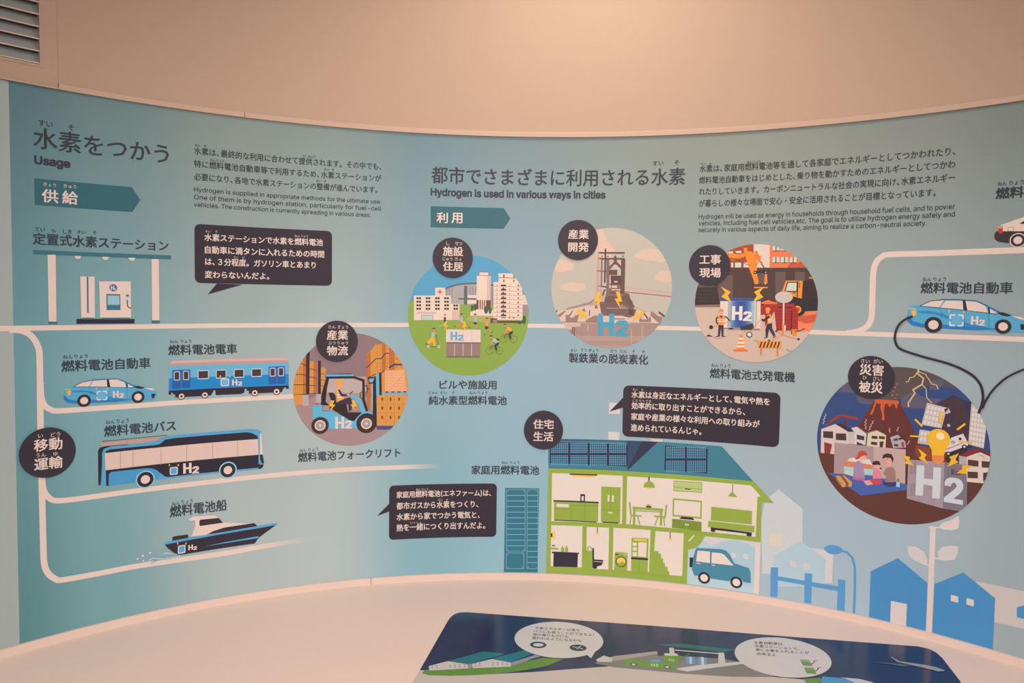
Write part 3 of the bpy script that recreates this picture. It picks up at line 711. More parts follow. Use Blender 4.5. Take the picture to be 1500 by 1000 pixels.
for P, c in (('80,895 92,876 130,866 180,872 240,868 330,862', (120, 168, 190)), ('88,905 120,885 180,890 260,880 320,870', (200, 205, 205)), ('105,924 140,905 180,895 260,885', (120, 168, 190)), ('190,845 186,832 200,822 222,826', (120, 168, 190)), ('200,850 230,848 262,856', (200, 205, 205))):
    s.line('wake', P, 6, c, smooth=True)
for x, y, r in ((45, 868, 9), (98, 846, 8), (6, 890, 7), (48, 906, 7)): s.disc('spray_drop', x, y, r, PINK)

# tall teal cabinet
s = Sheet('cabinet_drawing', 'tall teal cabinet with rows of thin pale slots beside the green house', 'cabinet', (762, 837), base=30); s.frame(*FR)
s.poly('body', '600,548 766,550 759,960 594,958', (52, 116, 132))
E1 = (140, 184, 190)
def outline(s, nm, x0, y0, x1, y1, wd, c): s.line(nm, [(x0, y0), (x1, y0), (x1, y1), (x0, y1), (x0, y0)], wd, c)
outline(s, 'panel_edge', 607, 556, 697, 856, 2, E1); outline(s, 'panel_edge', 605, 865, 691, 942, 2, E1); outline(s, 'panel_edge', 707, 556, 760, 942, 2, E1)
for k_ in range(10): y = 584 + 27.3 * k_; s.line('slot', [(607, y), (697, y)], 3, E1)
for k_ in range(13): y = 584 + 27.3 * k_; s.line('slot', [(707, y), (759, y)], 3, E1)
s.discs('screw', [(613, 563, 2.2), (691, 563, 2.2), (713, 563, 2.2), (753, 563, 2.2), (612, 849, 2.2), (690, 849, 2.2), (612, 873, 2.2), (685, 873, 2.2), (612, 934, 2.2), (685, 934, 2.2), (713, 934, 2.2), (752, 934, 2.2)], E1)
# ---------------------------------------------------------------- round picture: forklift in a warehouse
s = round_picture('round printed picture of a blue forklift between warehouse shelves', (429.6, 572.8), (597.7, 568), (508, 487.6), (512.4, 652.8), (142, 114, 116), 14)
ORG = (214, 142, 66); ORD = (188, 108, 56); MAR = (56, 42, 56)
s.frame(*FI)
s.poly('back_wall_light', '215,385 500,380 500,470 215,470', (178, 158, 154)); s.poly('floor', '30,560 200,490 760,520 760,820 30,820', (164, 134, 132))
s.cur = None; s.frame(420, 480, 10)
sh = s.poly('shelf_boxes', '80,340 285,340 285,970 80,975', ORG)
s.poly('box_side', '236,400 285,400 285,970 236,970', ORD, sub=sh); s.discs('box_mark', [(x, y, 5) for x in (120, 155, 185, 215) for y in (580, 605, 630, 655, 715, 740, 765, 790, 865, 890, 915, 940)], (140, 80, 50), sub=sh, n=6)
s.lines('beam', ['195,520 235,530 285,556', '120,685 230,680 283,696', '95,832 283,832', '95,976 290,972'], 13, (66, 50, 86), sub=sh)
s.poly('post', '283,355 336,345 330,972 283,975', MAR)
s2 = s.poly('shelf_boxes', '335,490 380,485 440,520 440,958 335,970', ORG); s.poly('box_side', '392,495 440,520 440,958 392,962', ORD, sub=s2)
s.lines('beam', ['335,600 385,603 440,635', '335,720 395,722 440,748', '335,842 440,850', '335,968 440,956'], 10, (66, 50, 86), sub=s2)
s.poly('post', '460,480 500,480 498,968 460,968', MAR)
s3 = s.poly('shelf_boxes', '500,580 540,577 576,600 560,700 525,960 500,965', ORG); s.lines('beam', ['500,665 560,682', '500,756 555,770', '500,846 540,851'], 8, (66, 50, 86), sub=s3)
s.frame(*FI); s.poly('shelf_boxes', '40,490 95,490 100,552 40,556', ORG); s.rects('pale_box', [(96, 492, 133, 558), (178, 488, 212, 540)], (184, 164, 158))
s.frame(500, 490, 9.09)
r = s.poly('shelf_boxes', '335,270 400,200 460,125 600,120 760,220 880,420 890,770 335,770', ORG)
s.polys('box_side', ['335,275 388,228 388,640 335,640', '540,125 592,125 592,500 540,500', '634,150 712,230 712,480 634,480', '335,640 400,640 380,1000 345,1000'], ORD, sub=r)
s.discs('box_mark', [(x, y, 7) for x in (478, 523) for y in (135, 180, 225, 270, 380, 425, 470, 580, 640)] + [(610, y, 8) for y in (190, 320, 375, 425)] + [(738, 320, 9), (738, 425, 8), (800, 425, 8)], (140, 76, 50), sub=r, n=6)
s.line('beam', '335,440 400,380 460,318 530,318 590,247 632,247', 13, (66, 52, 96), sub=r); s.line('beam', '636,440 705,397 806,397', 24, (66, 56, 110), sub=r); s.line('beam', '345,578 460,522 575,490', 11, (66, 52, 96), sub=r)
c = s.poly('crate', '578,475 840,470 872,752 580,756', (232, 166, 122))
s.lines('slat_gap', ['622,512 790,510', '622,545 760,544', '622,578 735,577', '620,612 705,612', '620,650 665,650', '790,577 845,577', '760,612 848,612', '725,650 850,650', '695,685 852,685', '662,720 856,720'], 4, (204, 134, 94), sub=c)
s.line('brace', '640,740 838,505', 5, (200, 130, 92), sub=c); s.lines('crate_edge', ['600,480 604,750', '846,500 852,750'], 3, (204, 134, 94), sub=c)
s.poly('fork_bar', '475,770 882,766 882,800 475,802', (104, 172, 200)); s.rects('pallet_block', [(585, 757, 628, 772), (665, 755, 708, 770), (745, 754, 788, 769), (825, 752, 866, 767)], (60, 52, 80))
s.frame(*FI)
b = s.poly('box_stack', '550,492 736,492 738,600 700,680 550,680', (216, 146, 72))
s.lines('box_gap', ['605,494 605,680', '656,494 656,680', '708,494 706,670', '550,548 736,548', '550,603 730,603', '550,657 715,657'], 1.6, (186, 110, 54), sub=b)
s.rects('box_handle', [(x, y, x + 11, y + 19) for x in (577, 628, 680) for y in (509, 563, 620)], (126, 66, 46), sub=b)
s.poly('pallet', '545,680 700,680 650,703 552,703', (78, 70, 122))
# the forklift
s.frame(440, 540, 8.333); FB_ = (96, 176, 206); BLK = (48, 38, 40)
s.poly('cab_view', '345,120 780,120 770,300 320,300', (186, 166, 160)); s.poly('cab_view', '320,295 780,295 720,440 305,440', (166, 140, 138))
f = s.poly('forklift', '150,442 270,438 272,515 360,505 600,618 690,630 690,725 350,736 150,610', FB_); s.cur = f
s.poly('front_column', '605,332 640,312 738,372 790,510 897,528 890,546 800,545 740,570 690,640 640,630 740,530 715,440 640,352', FB_)
s.poly('interior', '340,290 400,290 430,330 435,408 560,430 580,530 745,530 750,536 690,592 660,634 610,632 430,520 355,470 400,440 372,380', BLK)
s.rect('battery', 272, 450, 356, 510, (168, 146, 142)); s.line('battery_edge', '272,448 272,512 356,512 356,448', 5, BLK)
s.poly('cab_frame', '302,95 650,88 785,130 785,368 828,514 800,520 755,382 755,152 645,116 350,120 322,240 306,400 340,432 362,447 250,441 255,320 310,120', BLK)
s.poly('roof', '310,70 640,66 652,88 310,94', FB_); s.poly('roof_top', '325,66 470,60 612,58 640,67', BLK)
s.lines('mirror_arm', ['785,205 812,205 818,295', '812,240 845,243', '755,275 730,295 730,345 757,370'], 9, BLK)
s.poly('mast_rail', '868,160 892,160 888,510 868,510', (150, 182, 196)); s.poly('mast', '885,96 922,96 932,700 882,700', BLK)
s.poly('mast_rail', '922,52 958,50 960,330 926,330', FB_); s.poly('mast', '960,52 990,50 992,320 964,322', BLK)
s.poly('lamp_housing', '815,108 920,92 920,120 900,180 835,180 830,130', BLK); s.poly('lamp', '838,120 905,112 880,165 842,165', (112, 172, 200))
for x, y in ((240, 690), (806, 668)):
    s.disc('fender', x, y - 6, 122, (BLK if x > 500 else (66, 54, 54)) if x > 500 else BLK) if x > 500 else None
    s.disc('wheel', x, y, 106, (62, 48, 46)); s.disc('rim', x, y, 67, PINK); s.disc('rim_plate', x, y, 52, (172, 148, 146)); s.disc('hub', x, y, 16, PINK)
s.h2(424, 733, 622, 722, 146, PINK); s.poly('beacon', '184,436 190,414 218,414 226,436', (214, 72, 60))
s.line('steering_wheel', '598,308 640,274', 11, BLK)
s.cur = None; d = s.disc('driver', 476, 205, 32, (232, 160, 116)); s.cur = d
s.poly('helmet', '434,190 436,160 455,136 480,130 505,138 516,160 518,186', (240, 160, 50))
s.poly('vest', '444,250 470,228 492,260 500,320 532,348 532,368 456,396 440,320', (240, 170, 56)); s.polys('vest_stripe', ['442,306 490,300 496,318 444,326', '450,346 500,336 505,350 454,362'], PINK)
s.poly('sleeve', '458,258 478,248 510,303 572,313 575,330 500,336 478,306', (62, 52, 76)); s.disc('hand', 586, 315, 15, (232, 160, 116))
s.poly('trousers', '458,402 530,368 600,345 628,372 625,500 592,520 585,432 462,432', (60, 48, 72)); s.cur = None
s.bolt(385, 452, 92, 135); s.bolt(652, 452, 92, 135, flip=-1)

# ---------------------------------------------------------------- round picture: green city
s = round_picture('round printed picture of a green park with hospital, towers, runners and cyclists', (597.4, 460), (774.6, 460), (690, 374), (686, 549.5), (84, 156, 190), 14)
GR = (137, 164, 70); WP = (230, 202, 182); BRN = (112, 70, 62); SK = (228, 150, 105)
s.frame(*FJ); s.poly('grass', '0,500 440,500 440,525 960,525 960,1050 0,1050', GR); s.poly('dry_grass', '455,640 500,605 700,600 690,668 520,655', (170, 168, 92))
s.frame(680, 370, 9.09)
q = s.poly('arena', [(-330, 560), (-270, 490), (-180, 452), (-80, 430), (40, 418), (160, 418), (385, 430), (385, 690), (-320, 690)], (170, 162, 158))
s.line('arena_roof', [(-332, 556), (-290, 505), (-230, 470), (-150, 440), (-60, 420), (40, 410), (170, 408)], 24, (98, 104, 114), sub=q); s.line('arena_roof', [(345, 432), (390, 434)], 28, (98, 104, 114), sub=q)
s.rects('arena_rib', [(x, 450, x + 7, 600) for x in (-270, -235, -200, -165, 75, 110, 145)] + [(352, 460, 360, 700), (372, 460, 380, 700)], (122, 120, 124), sub=q)
s.rects('arena_column', [(-2, 440, 38, 690)], (98, 100, 106), sub=q); s.rects('arena_window', [(48, 563, 160, 602), (42, 628, 160, 680)], WP, sub=q); s.rects('arena_beam', [(-80, 603, 160, 626)], (98, 100, 106), sub=q)
t = s.rect('round_tower', 168, 305, 352, 632, WP); s.rect('tower_cap', 202, 260, 320, 305, WP, sub=t); s.rects('tower_edge', [(198, 250, 322, 262), (166, 298, 354, 308)], (150, 90, 84), sub=t)
s.rects('floor_joint', [(168, y, 352, y + 3) for y in range(345, 625, 38)], (208, 176, 160), sub=t); s.rect('tower_shade', 305, 308, 352, 630, (214, 180, 162), sub=t)
s.rect('tower_base', 165, 630, 348, 756, (122, 66, 58), sub=t); s.rects('base_column', [(x, 630, x + 12, 756) for x in (192, 222, 250, 278)], WP, sub=t)
s.poly('podium', '80,790 170,752 430,768 432,842 80,838', WP)
a = s.poly('apartment_block', '388,390 456,390 456,275 656,275 722,380 768,460 777,560 777,895 388,895', WP)
s.rects('balcony_edge', [(456, 330, 690, 341)] + [(386, y, 777, y + 9) for y in (448, 505, 562, 620, 678, 735, 792, 850)], BRN, sub=a)
s.rects('balcony', [(487, y, 559, y + 24) for y in (424, 480, 537, 594, 652, 709, 767, 822)] + [(510, y - 16, 532, y) for y in (480, 537, 594, 652, 709, 767, 822)], (88, 54, 48), sub=a)
s.rects('small_window', [(x, y, x + 10, y + 30) for x in (432, 602) for y in (420, 476, 533, 590, 648, 705, 762, 818)], (178, 148, 130), sub=a)
s.rects('side_window', [(712, y, 727, y + 24) for y in (424, 478, 535, 592, 650, 706, 762, 820)] + [(520, 292, 536, 330), (520, 358, 536, 390), (655, 308, 668, 332), (655, 358, 668, 390)], (92, 62, 54), sub=a)
s.rects('ground_floor', [(348, 872, 440, 935), (440, 903, 777, 938)], (106, 70, 64), sub=a); s.rects('garage_door', [(385, 890, 436, 932)], (160, 124, 108), sub=a); s.rects('shop_window', [(490, 862, 552, 872), (590, 862, 618, 872), (640, 862, 676, 872)], (92, 62, 54), sub=a)
b = s.rect('low_block', 778, 560, 856, 692, WP); s.rects('floor_joint', [(778, y, 856, y + 6) for y in (590, 622, 655)], (190, 150, 140), sub=b); s.rect('shed', 778, 695, 872, 812, (152, 134, 140))
for x, y, rx, ry in ((105, 735, 17, 42), (145, 724, 23, 46), (292, 760, 28, 50), (345, 768, 20, 46), (798, 892, 24, 58), (742, 940, 20, 12)): s.ell('tree', x, y, rx, ry, (60, 92, 74))
s.frame(590, 370, 9.09)
h = s.poly('hospital', '148,570 430,570 430,465 566,465 566,570 640,570 640,680 756,680 756,897 148,897', WP)
s.poly('hospital_wing', '656,770 756,770 756,897 656,897', (216, 178, 160), sub=h); s.rects('red_cross', [(488, 490, 502, 553), (462, 514, 528, 528)], (206, 60, 44), sub=h)
s.rects('hospital_window', [(x + dx, y, x + dx + 27, y + 27) for x in (182, 306, 430, 553) for dx in (0, 33) for y in (592, 639, 686, 733)] + [(675 + dx, y, 702 + dx, y + 26) for dx in (0, 33) for y in (690, 733)], (52, 42, 48), sub=h)
s.rect('canopy', 190, 785, 440, 815, (204, 176, 162), sub=h); s.rect('entrance', 246, 828, 404, 897, (150, 150, 150), sub=h); s.rect('glass_door', 254, 836, 396, 897, (190, 196, 188), sub=h)
s.frame(600, 460, 8.333)
def head(s, x, y, r=15, hair=(92, 48, 44), nm='runner'):
    o = s.disc(nm, x, y, r, SK); s.cur = o; s.poly('hair', [(x - r - 2, y - 2), (x - r, y - r), (x, y - r - 6), (x + r, y - r), (x + r, y - 3), (x, y - 6)], hair); return o
head(s, 432, 12, 12, (190, 60, 60)); s.poly('shirt', '418,35 442,35 444,98 416,98', (66, 58, 66)); s.line('leg', '420,120 390,140 355,155', 14, (150, 178, 150)); s.cur = None
head(s, 635, 12); s.poly('shirt', '618,30 650,30 652,98 612,98', (152, 186, 172)); s.poly('shorts', '615,98 655,98 650,130 600,145', (226, 126, 70)); s.lines('leg', ['615,132 562,145', '640,128 650,170'], 11, SK); s.disc('shoe', 560, 148, 7, NAVY); s.cur = None
head(s, 800, 12); s.poly('shirt', '784,30 822,30 822,96 784,96', (152, 186, 172)); s.poly('shorts', '782,95 822,95 822,125 778,125', (66, 62, 72)); s.lines('leg', ['790,122 730,156', '812,122 822,178'], 11, SK); s.line('arm', '778,60 765,80', 10, SK); s.disc('shoe', 726, 160, 8, NAVY); s.cur = None
head(s, 943, 62); s.poly('shirt', '926,82 962,82 962,146 926,146', (232, 148, 90)); s.poly('shorts', '920,148 962,148 960,184 918,184', (66, 62, 72)); s.lines('leg', ['928,182 922,232', '950,180 1000,212'], 10, SK); s.line('shoe', '908,245 928,245', 7, NAVY); s.line('shoe', '1004,224 1014,206', 7, NAVY); s.cur = None
c = s.rect('fuel_cell_cabinet', 445, 185, 866, 344, PINK); s.cur = c
s.rect('cabinet_door_row', 450, 356, 858, 514, (148, 122, 116)); s.rects('cabinet_strip', [(447, 342, 866, 358), (455, 510, 856, 526)], (120, 92, 96)); s.rects('panel_joint', [(545, 358, 550, 510), (649, 358, 655, 510), (752, 358, 758, 510)], (214, 186, 176))
s.rects('panel_joint', [(653, 187, 657, 342), (756, 187, 760, 342), (546, 187, 549, 210), (546, 318, 549, 342)], (206, 178, 168)); s.cur = None
s.h2(498, 318, 650, 318, 106, (98, 168, 200)); s.bolt(440, 146, 74, 120); s.bolt(668, 150, 74, 120, flip=-1)
head(s, 295, 188, nm='scooter_rider', r=17); s.poly('shirt', '268,216 308,214 304,284 262,288', (152, 186, 172)); s.line('arm', '300,225 312,250 330,262', 10, SK); s.poly('trousers', '260,284 304,280 318,388 290,392 280,332 240,368 204,352', (236, 170, 54))
s.lines('scooter', ['225,396 350,396', '352,390 326,256', '308,260 334,254'], 5, (80, 60, 50)); s.discs('scooter_wheel', [(227, 396, 17), (356, 396, 17)], PINK); s.discs('wheel_hub', [(227, 396, 6), (356, 396, 6)], (120, 90, 80)); s.line('shoe', '200,350 212,374', 11, (90, 50, 46)); s.cur = None
def cyclist(s, dx, dy, shirt):
    A = lambda L: [(x + dx, y + dy) for x, y in L]
    o = head(s, 995 + dx, 278 + dy, 16, nm='cyclist')
    for x in (975, 1098): s.ring('bicycle_wheel', x + dx, 444 + dy, 42, 3.2, (96, 84, 44), n=28)
    s.lines('bicycle_frame', [A([(975, 444), (1005, 385), (1060, 440), (1098, 444)]), A([(1005, 385), (1070, 380), (1060, 440)]), A([(975, 444), (996, 376), (960, 378)])], 4, (96, 70, 44))
    s.poly('shirt', A([(1012, 292), (1050, 296), (1088, 340), (1060, 356), (1030, 340)]), shirt); s.line('arm', A([(1020, 310), (1012, 345), (980, 380)]), 13, SK)
    s.poly('trousers', A([(1032, 375), (1070, 345), (1092, 342), (1086, 372), (1058, 392), (1068, 436), (1048, 440)]), (60, 54, 66)); s.line('shoe', A([(1042, 450), (1066, 450)]), 10, (190, 90, 60)); s.cur = None; return o
cyclist(s, 172, -140, (238, 160, 60)); cyclist(s, 0, 0, (156, 192, 184)); s.poly('backpack', '1050,295 1090,298 1098,318 1070,322', (96, 48, 46))

# ---------------------------------------------------------------- round picture: steelworks
s = round_picture('round printed picture of a brown steelworks tower under pale clouds', (806.8, 421.3), (985, 427.6), (901.3, 334.2), (893, 508.8), (192, 180, 164), 14)
s.frame(*FK); CL = (218, 184, 164); D1 = (106, 78, 72); D2 = (132, 102, 94); P1 = (218, 186, 170)
s.poly('smoke', '400,120 440,118 470,200 530,270 480,330 400,330 380,240', CL)
for C in ([(770, 300, 80, 42), (720, 306, 55, 26), (840, 310, 60, 44)], [(880, 452, 70, 42), (840, 458, 35, 24)], [(235, 525, 60, 35), (190, 526, 42, 25), (285, 524, 40, 26)], [(150, 380, 60, 44), (200, 382, 42, 30)]):
    T = []
    for x, y, a, b in C:
        u, v = s.uv((x, y)); A, B = s.scale((x, y), a), s.vscale((x, y), b); T.append((u, v, A, B))
    for t_ in T: s.add('cloud', [[(t_[0] + t_[2] * math.cos(k * math.pi / 16), t_[1] + t_[3] * math.sin(k * math.pi / 16)) for k in range(32)]], CL)
s.frame(800, 430, 12.5)
s.poly('yard', '150,330 360,300 700,240 1000,150 1400,240 1760,330 2350,420 2250,560 280,530', P1)
s.poly('conveyor', '355,300 400,255 560,215 780,155 900,85 1000,-40 1060,-40 905,170 780,200 400,290', (160, 136, 126))
s.polys('ramp', ['205,390 340,310 362,322 250,432', '355,392 430,392 430,432 510,435 520,395 600,388 570,516 360,512', '725,480 885,400 950,400 950,525 730,522', '640,312 700,255 728,330'], (152, 122, 112))
s.polys('ramp_edge', ['168,330 205,295 212,310 185,352', '412,405 478,308 487,330 430,416', '790,300 808,296 800,400 780,410', '890,270 910,160 950,165 950,270'], D1)
s.line('kerb', '270,516 1200,528 2130,552', 9, (108, 70, 70))
s.poly('retaining_wall', '280,535 2150,560 1900,800 300,770', (166, 136, 124)); s.poly('wall_light', '280,532 630,536 628,600 480,608 470,660 350,655', (208, 174, 160)); s.poly('lower_wall', '400,770 2100,775 1900,1000 500,1000', (180, 148, 136)); s.poly('lower_wall_edge', '500,860 1950,865 1900,950 550,945', (172, 140, 128))
s.rects('wall_joint', [(750, 560, 775, 680), (1555, 640, 1568, 930), (1750, 600, 1765, 800), (610, 770, 616, 840)], (188, 156, 142)); s.rects('ladder', [(474, 612, 484, 740), (512, 612, 522, 770), (480, 622, 515, 630), (480, 668, 515, 676), (480, 712, 515, 720)], (92, 56, 62))
s.frame(860, 350, 10)
s.poly('chimney', '150,190 180,190 178,730 250,740 230,960 60,980 20,1000 130,850', (196, 158, 148))
w1 = s.poly('furnace_tower', '285,300 325,300 330,560 500,560 548,780 620,800 625,950 240,960 262,860 285,760', D2); s.cur = w1
s.polys('beam', ['150,190 552,190 552,216 192,214', '148,276 552,276 552,302 205,300', '140,460 290,468 290,482 145,470', '135,684 285,688 285,714 230,704'], D1)
s.rect('corner_post', 500, 292, 549, 785, D1); s.rect('thin_pole', 258, 142, 271, 640, (84, 62, 60)); s.rects('thin_pole', [(208, 300, 218, 690), (288, 300, 294, 560)], (120, 92, 86))
s.poly('hopper', '390,262 434,262 436,330 500,398 498,442 430,372 396,372 326,450 320,408 390,340', D1); s.rect('hopper_box', 320, 450, 442, 525, D1)
s.discs('bearing', [(218, 252, 11), (305, 252, 11), (412, 252, 13), (525, 250, 12)], D1, n=10)
s.rect('gap', 330, 535, 345, 720, P1); s.rects('drum', [(345, 535, 500, 606), (350, 606, 500, 665)], (92, 68, 64)); s.rects('opening', [(396, 615, 446, 636), (362, 680, 440, 715), (360, 735, 490, 752)], P1); s.rects('deck', [(330, 655, 500, 672), (330, 780, 545, 798)], D1)
s.poly('furnace_body', '262,860 330,830 470,850 600,800 700,1000 240,1000', (112, 84, 78)); s.line('pipe', '230,830 250,760 275,740', 22, D1); s.cur = None
s.poly('conveyor', '550,710 1250,790 1250,850 560,770', (206, 174, 160)); s.line('conveyor_edge', '552,772 900,806 1250,842', 9, (132, 92, 88)); s.line('conveyor_edge', '545,712 900,748 1250,790', 4, (176, 140, 130))
s.frame(890, 430, 12.5)
s.poly('furnace_foot', '-150,150 220,160 225,60 290,120 370,200 392,212 525,300 490,400 390,440 300,410 -110,400', (120, 92, 88)); s.polys('furnace_light', ['225,250 380,262 385,275 230,272', '-20,255 200,265 200,278 -20,270'], (176, 146, 138)); s.poly('dark_box', '385,290 470,300 480,390 390,380', (92, 66, 64)); s.poly('boiler', '232,180 330,230 370,250 232,252', (150, 124, 116))
s.polys('yard_wall', ['120,402 290,402 305,425 388,430 388,545 120,540'], P1); s.line('slot', '122,462 318,462', 15, (112, 82, 78))
s.polys('ramp', ['580,430 620,375 620,470 730,472 792,410 792,520 580,520', '780,392 808,318 930,410 1002,422 1004,470 960,542 935,530'], (152, 124, 114)); s.polys('ramp_edge', ['625,318 645,318 742,438 732,472', '928,345 946,325 1056,405 1034,432'], (92, 66, 62))
s.lines('valve', ['382,141 465,141', '424,150 424,168', '450,195 494,242'], 13, (112, 88, 82)); s.line('pipe', '500,245 600,280 710,335', 5, (176, 146, 138))
s.frame(*FK)
s.h2(408, 862, 613, 864, 152, (72, 156, 186), sm=.67); s.bolt(411, 620, 62, 128); s.bolt(553, 620, 62, 128, flip=-1); s.bolt(307, 722, 64, 104, rot=-.95); s.bolt(684, 729, 64, 112, flip=-1, rot=-.95)
# ---------------------------------------------------------------- round picture: construction site
s = round_picture('round printed picture of a construction site with excavator and two workers', (1017.9, 441.3), (1198, 449.7), (1122, 357.3), (1112.5, 530.6), (208, 178, 160), 14)
OR = (236, 136, 56); DB = (84, 64, 60); DB2 = (108, 86, 82); TY = (54, 48, 52); GLS = (204, 208, 190)
s.frame(1100, 350, 9.09)
s.poly('dark_facade', '-900,380 950,380 950,1100 -900,1100', DB); s.polys('facade_panel', ['325,435 462,435 462,860 325,860', '585,435 720,435 720,560 585,560', '90,450 180,450 180,600 90,600', '-440,480 -240,480 -240,940 -440,940', '-690,480 -490,480 -490,830 -690,830'], DB2)
b = s.poly('orange_building', '250,40 900,40 900,380 250,380', (234, 122, 76)); s.poly('building_shade', '478,382 530,318 950,318 950,382', (204, 88, 58), sub=b)
s.rects('window', [(290, 90, 380, 156), (402, 60, 470, 156), (288, 240, 378, 314), (400, 240, 490, 314), (520, 240, 606, 314)], GLS, sub=b)
s.rects('window_bar', [(330, 90, 340, 156), (328, 240, 338, 312), (443, 240, 453, 312), (558, 240, 568, 312), (286, 154, 380, 162), (400, 154, 470, 162), (286, 311, 378, 319), (400, 311, 490, 319), (518, 311, 608, 319), (640, 311, 680, 319)], (74, 52, 50), sub=b)
s.poly('pale_building', '36,40 250,40 250,380 36,380', (226, 200, 184))
s.frame(1010, 350, 10)
b = s.poly('brick_building', '560,60 940,60 940,420 560,420', (168, 74, 50)); s.rects('window', [(608, 345, 640, 415), (668, 345, 755, 415), (795, 345, 875, 415)], GLS, sub=b); s.polys('window', ['570,185 640,178 640,215 570,215', '670,178 760,172 760,205 690,205'], GLS, sub=b)
e = s.poly('excavator_arm', '560,235 600,205 720,225 790,205 820,230 800,262 700,290 580,275', (240, 136, 52)); s.cur = e
s.poly('arm_shade', '600,290 780,262 760,285 620,320', (204, 104, 44)); s.poly('stick', '788,130 845,130 846,175 915,185 955,235 985,330 992,640 955,640 870,420 812,235', (240, 136, 52))
s.line('hose', '598,275 700,305 830,370 920,386 985,370 1010,320', 7, (70, 46, 44), smooth=True)
s.frame(1100, 350, 9.09)
s.poly('bucket_link', '0,180 50,225 78,440 105,590 50,600 0,430', (240, 136, 52)); s.poly('cylinder', '48,165 80,155 112,220 136,226 130,285 162,312 138,342 104,300 45,262', (228, 126, 50)); s.line('rod', '142,330 180,385', 13, (70, 46, 44))
s.rects('link_bar', [(75, 428, 190, 452), (36, 422, 78, 464), (176, 422, 218, 464)], TY); s.poly('link_arm', '185,465 215,465 222,590 176,590', (240, 136, 52)); s.discs('pin', [(57, 443, 9), (197, 443, 9), (76, 594, 9), (194, 596, 9)], (230, 190, 140)); s.poly('bucket_lip', '42,636 226,638 226,655 42,655', OR); s.cur = None
s.rects('orange_bar', [(775, 508, 825, 526), (-785, 765, -540, 790)], OR)
k = s.poly('loader_cab', '465,553 692,555 676,792 556,762 412,702', (238, 144, 60)); s.cur = k
s.poly('window_frame', '482,570 622,570 616,704 446,704', TY); s.poly('cab_window', '494,582 610,582 606,690 462,690', GLS); s.rects('door_line', [(616, 560, 624, 770), (556, 710, 600, 722)], TY); s.rects('cab_rail', [(640, 575, 656, 650)], (196, 96, 44)); s.cur = None
s.poly('loader_body', '556,768 692,795 905,790 905,960 700,990 640,900 560,850 470,850', TY); s.poly('machine', '690,560 830,540 900,700 900,800 690,800', (62, 48, 50))
s.frame(1100, 430, 10)
s.poly('soil', '660,340 780,260 990,250 990,600 600,585', (234, 128, 90)); s.poly('soil_shade', '690,330 980,300 960,400 820,440 690,400', (204, 92, 60)); s.poly('soil_light', '560,585 610,500 700,470 960,455 900,600', (238, 132, 92))
s.disc('tyre', 700, 235, 100, TY); s.disc('wheel_rim', 682, 232, 58, (240, 156, 60)); s.disc('wheel_hub', 690, 232, 34, (208, 92, 60))
c = s.poly('red_container', '150,190 200,150 625,150 690,235 690,540 205,542 205,350 150,310', (172, 52, 48)); s.lines('rib', [[(330, y), (688, y)] for y in (205, 250, 295, 340, 385, 430, 475, 515)], 7, (138, 38, 42), sub=c); s.rects('slot', [(400, 190, 600, 212), (590, 250, 598, 530)], (96, 34, 40), sub=c)
s.poly('red_roof', '150,150 165,120 255,92 335,122 390,130 385,155', (236, 118, 70)); s.poly('pale_box', '145,310 210,310 205,560 130,560', (206, 176, 158))
s.frame(*FL); s.poly('track', '95,432 240,432 262,560 85,570', (62, 50, 54)); s.lines('track_line', ['95,455 250,458', '92,480 250,480', '90,505 255,505', '88,530 258,530'], 2, (86, 66, 66)); s.poly('track_foot', '80,556 262,552 262,572 80,574', (142, 110, 100)); s.poly('ground', '0,571 262,571 262,735 548,735 640,745 900,738 1000,735 1000,1000 0,1000', (208, 178, 160)); s.poly('ground', '560,735 640,600 655,740', (208, 178, 160))
g = s.poly('generator', '262,526 545,526 543,722 262,728', (226, 204, 188)); s.cur = g
s.poly('generator_top', '264,503 556,503 548,529 264,528', (62, 86, 138))
for i in range(12):
    x0 = 322 + i * 14.6; t_ = abs(i - 5.5) / 5.5; t_ = t_ ** 2.2
    s.rect('blue_panel', x0, 529, x0 + 14.8, 714, tuple(int(a * (1 - t_) + b_ * t_) for a, b_ in zip((56, 84, 150), (150, 186, 200))))
s.rect('generator_foot', 262, 713, 540, 729, (136, 116, 110)); s.rects('foot_block', [(320, 714, 352, 726)], TY); s.rects('door_line', [(318, 530, 320, 712), (512, 530, 514, 712)], (206, 150, 130)); s.cur = None
s.h2(342, 660, 476, 664, 98, (236, 216, 202)); s.poly('lightning_bolt', '265,425 336,464 316,490 340,536 270,498 298,468', (238, 178, 52)); s.poly('lightning_bolt', '574,424 498,464 518,490 488,538 564,500 536,470', (238, 178, 52))
s.frame(1010, 430, 10)
w = s.disc('worker', 465, 275, 30, (226, 160, 130)); s.cur = w
s.poly('helmet', '430,265 435,235 455,220 480,220 497,238 500,265', OR); s.line('sleeve', '425,330 398,360 396,410 418,448', 20, TY, smooth=True); s.line('sleeve', '512,332 550,350 580,385 588,402', 18, TY, smooth=True)
s.poly('vest', '415,322 520,322 510,448 422,458', OR); s.polys('vest_stripe', ['418,376 514,374 513,386 419,388', '420,404 512,402 511,414 421,416'], (236, 216, 196)); s.poly('collar', '440,320 492,320 466,356', TY)
s.poly('trousers', '424,460 502,458 498,618 470,618 464,500 446,618 418,618', (62, 54, 68)); s.lines('shoe', ['385,626 446,622', '472,622 530,628'], 12, TY); s.cur = None
s.line('shovel', '330,492 460,448 592,405', 8, (230, 130, 110)); s.disc('shovel_blade', 318, 490, 30, TY)
s.poly('rubble', '243,626 280,594 345,628', (76, 50, 50)); s.line('crack', '345,630 390,652 460,654 480,636', 4, (110, 80, 76))
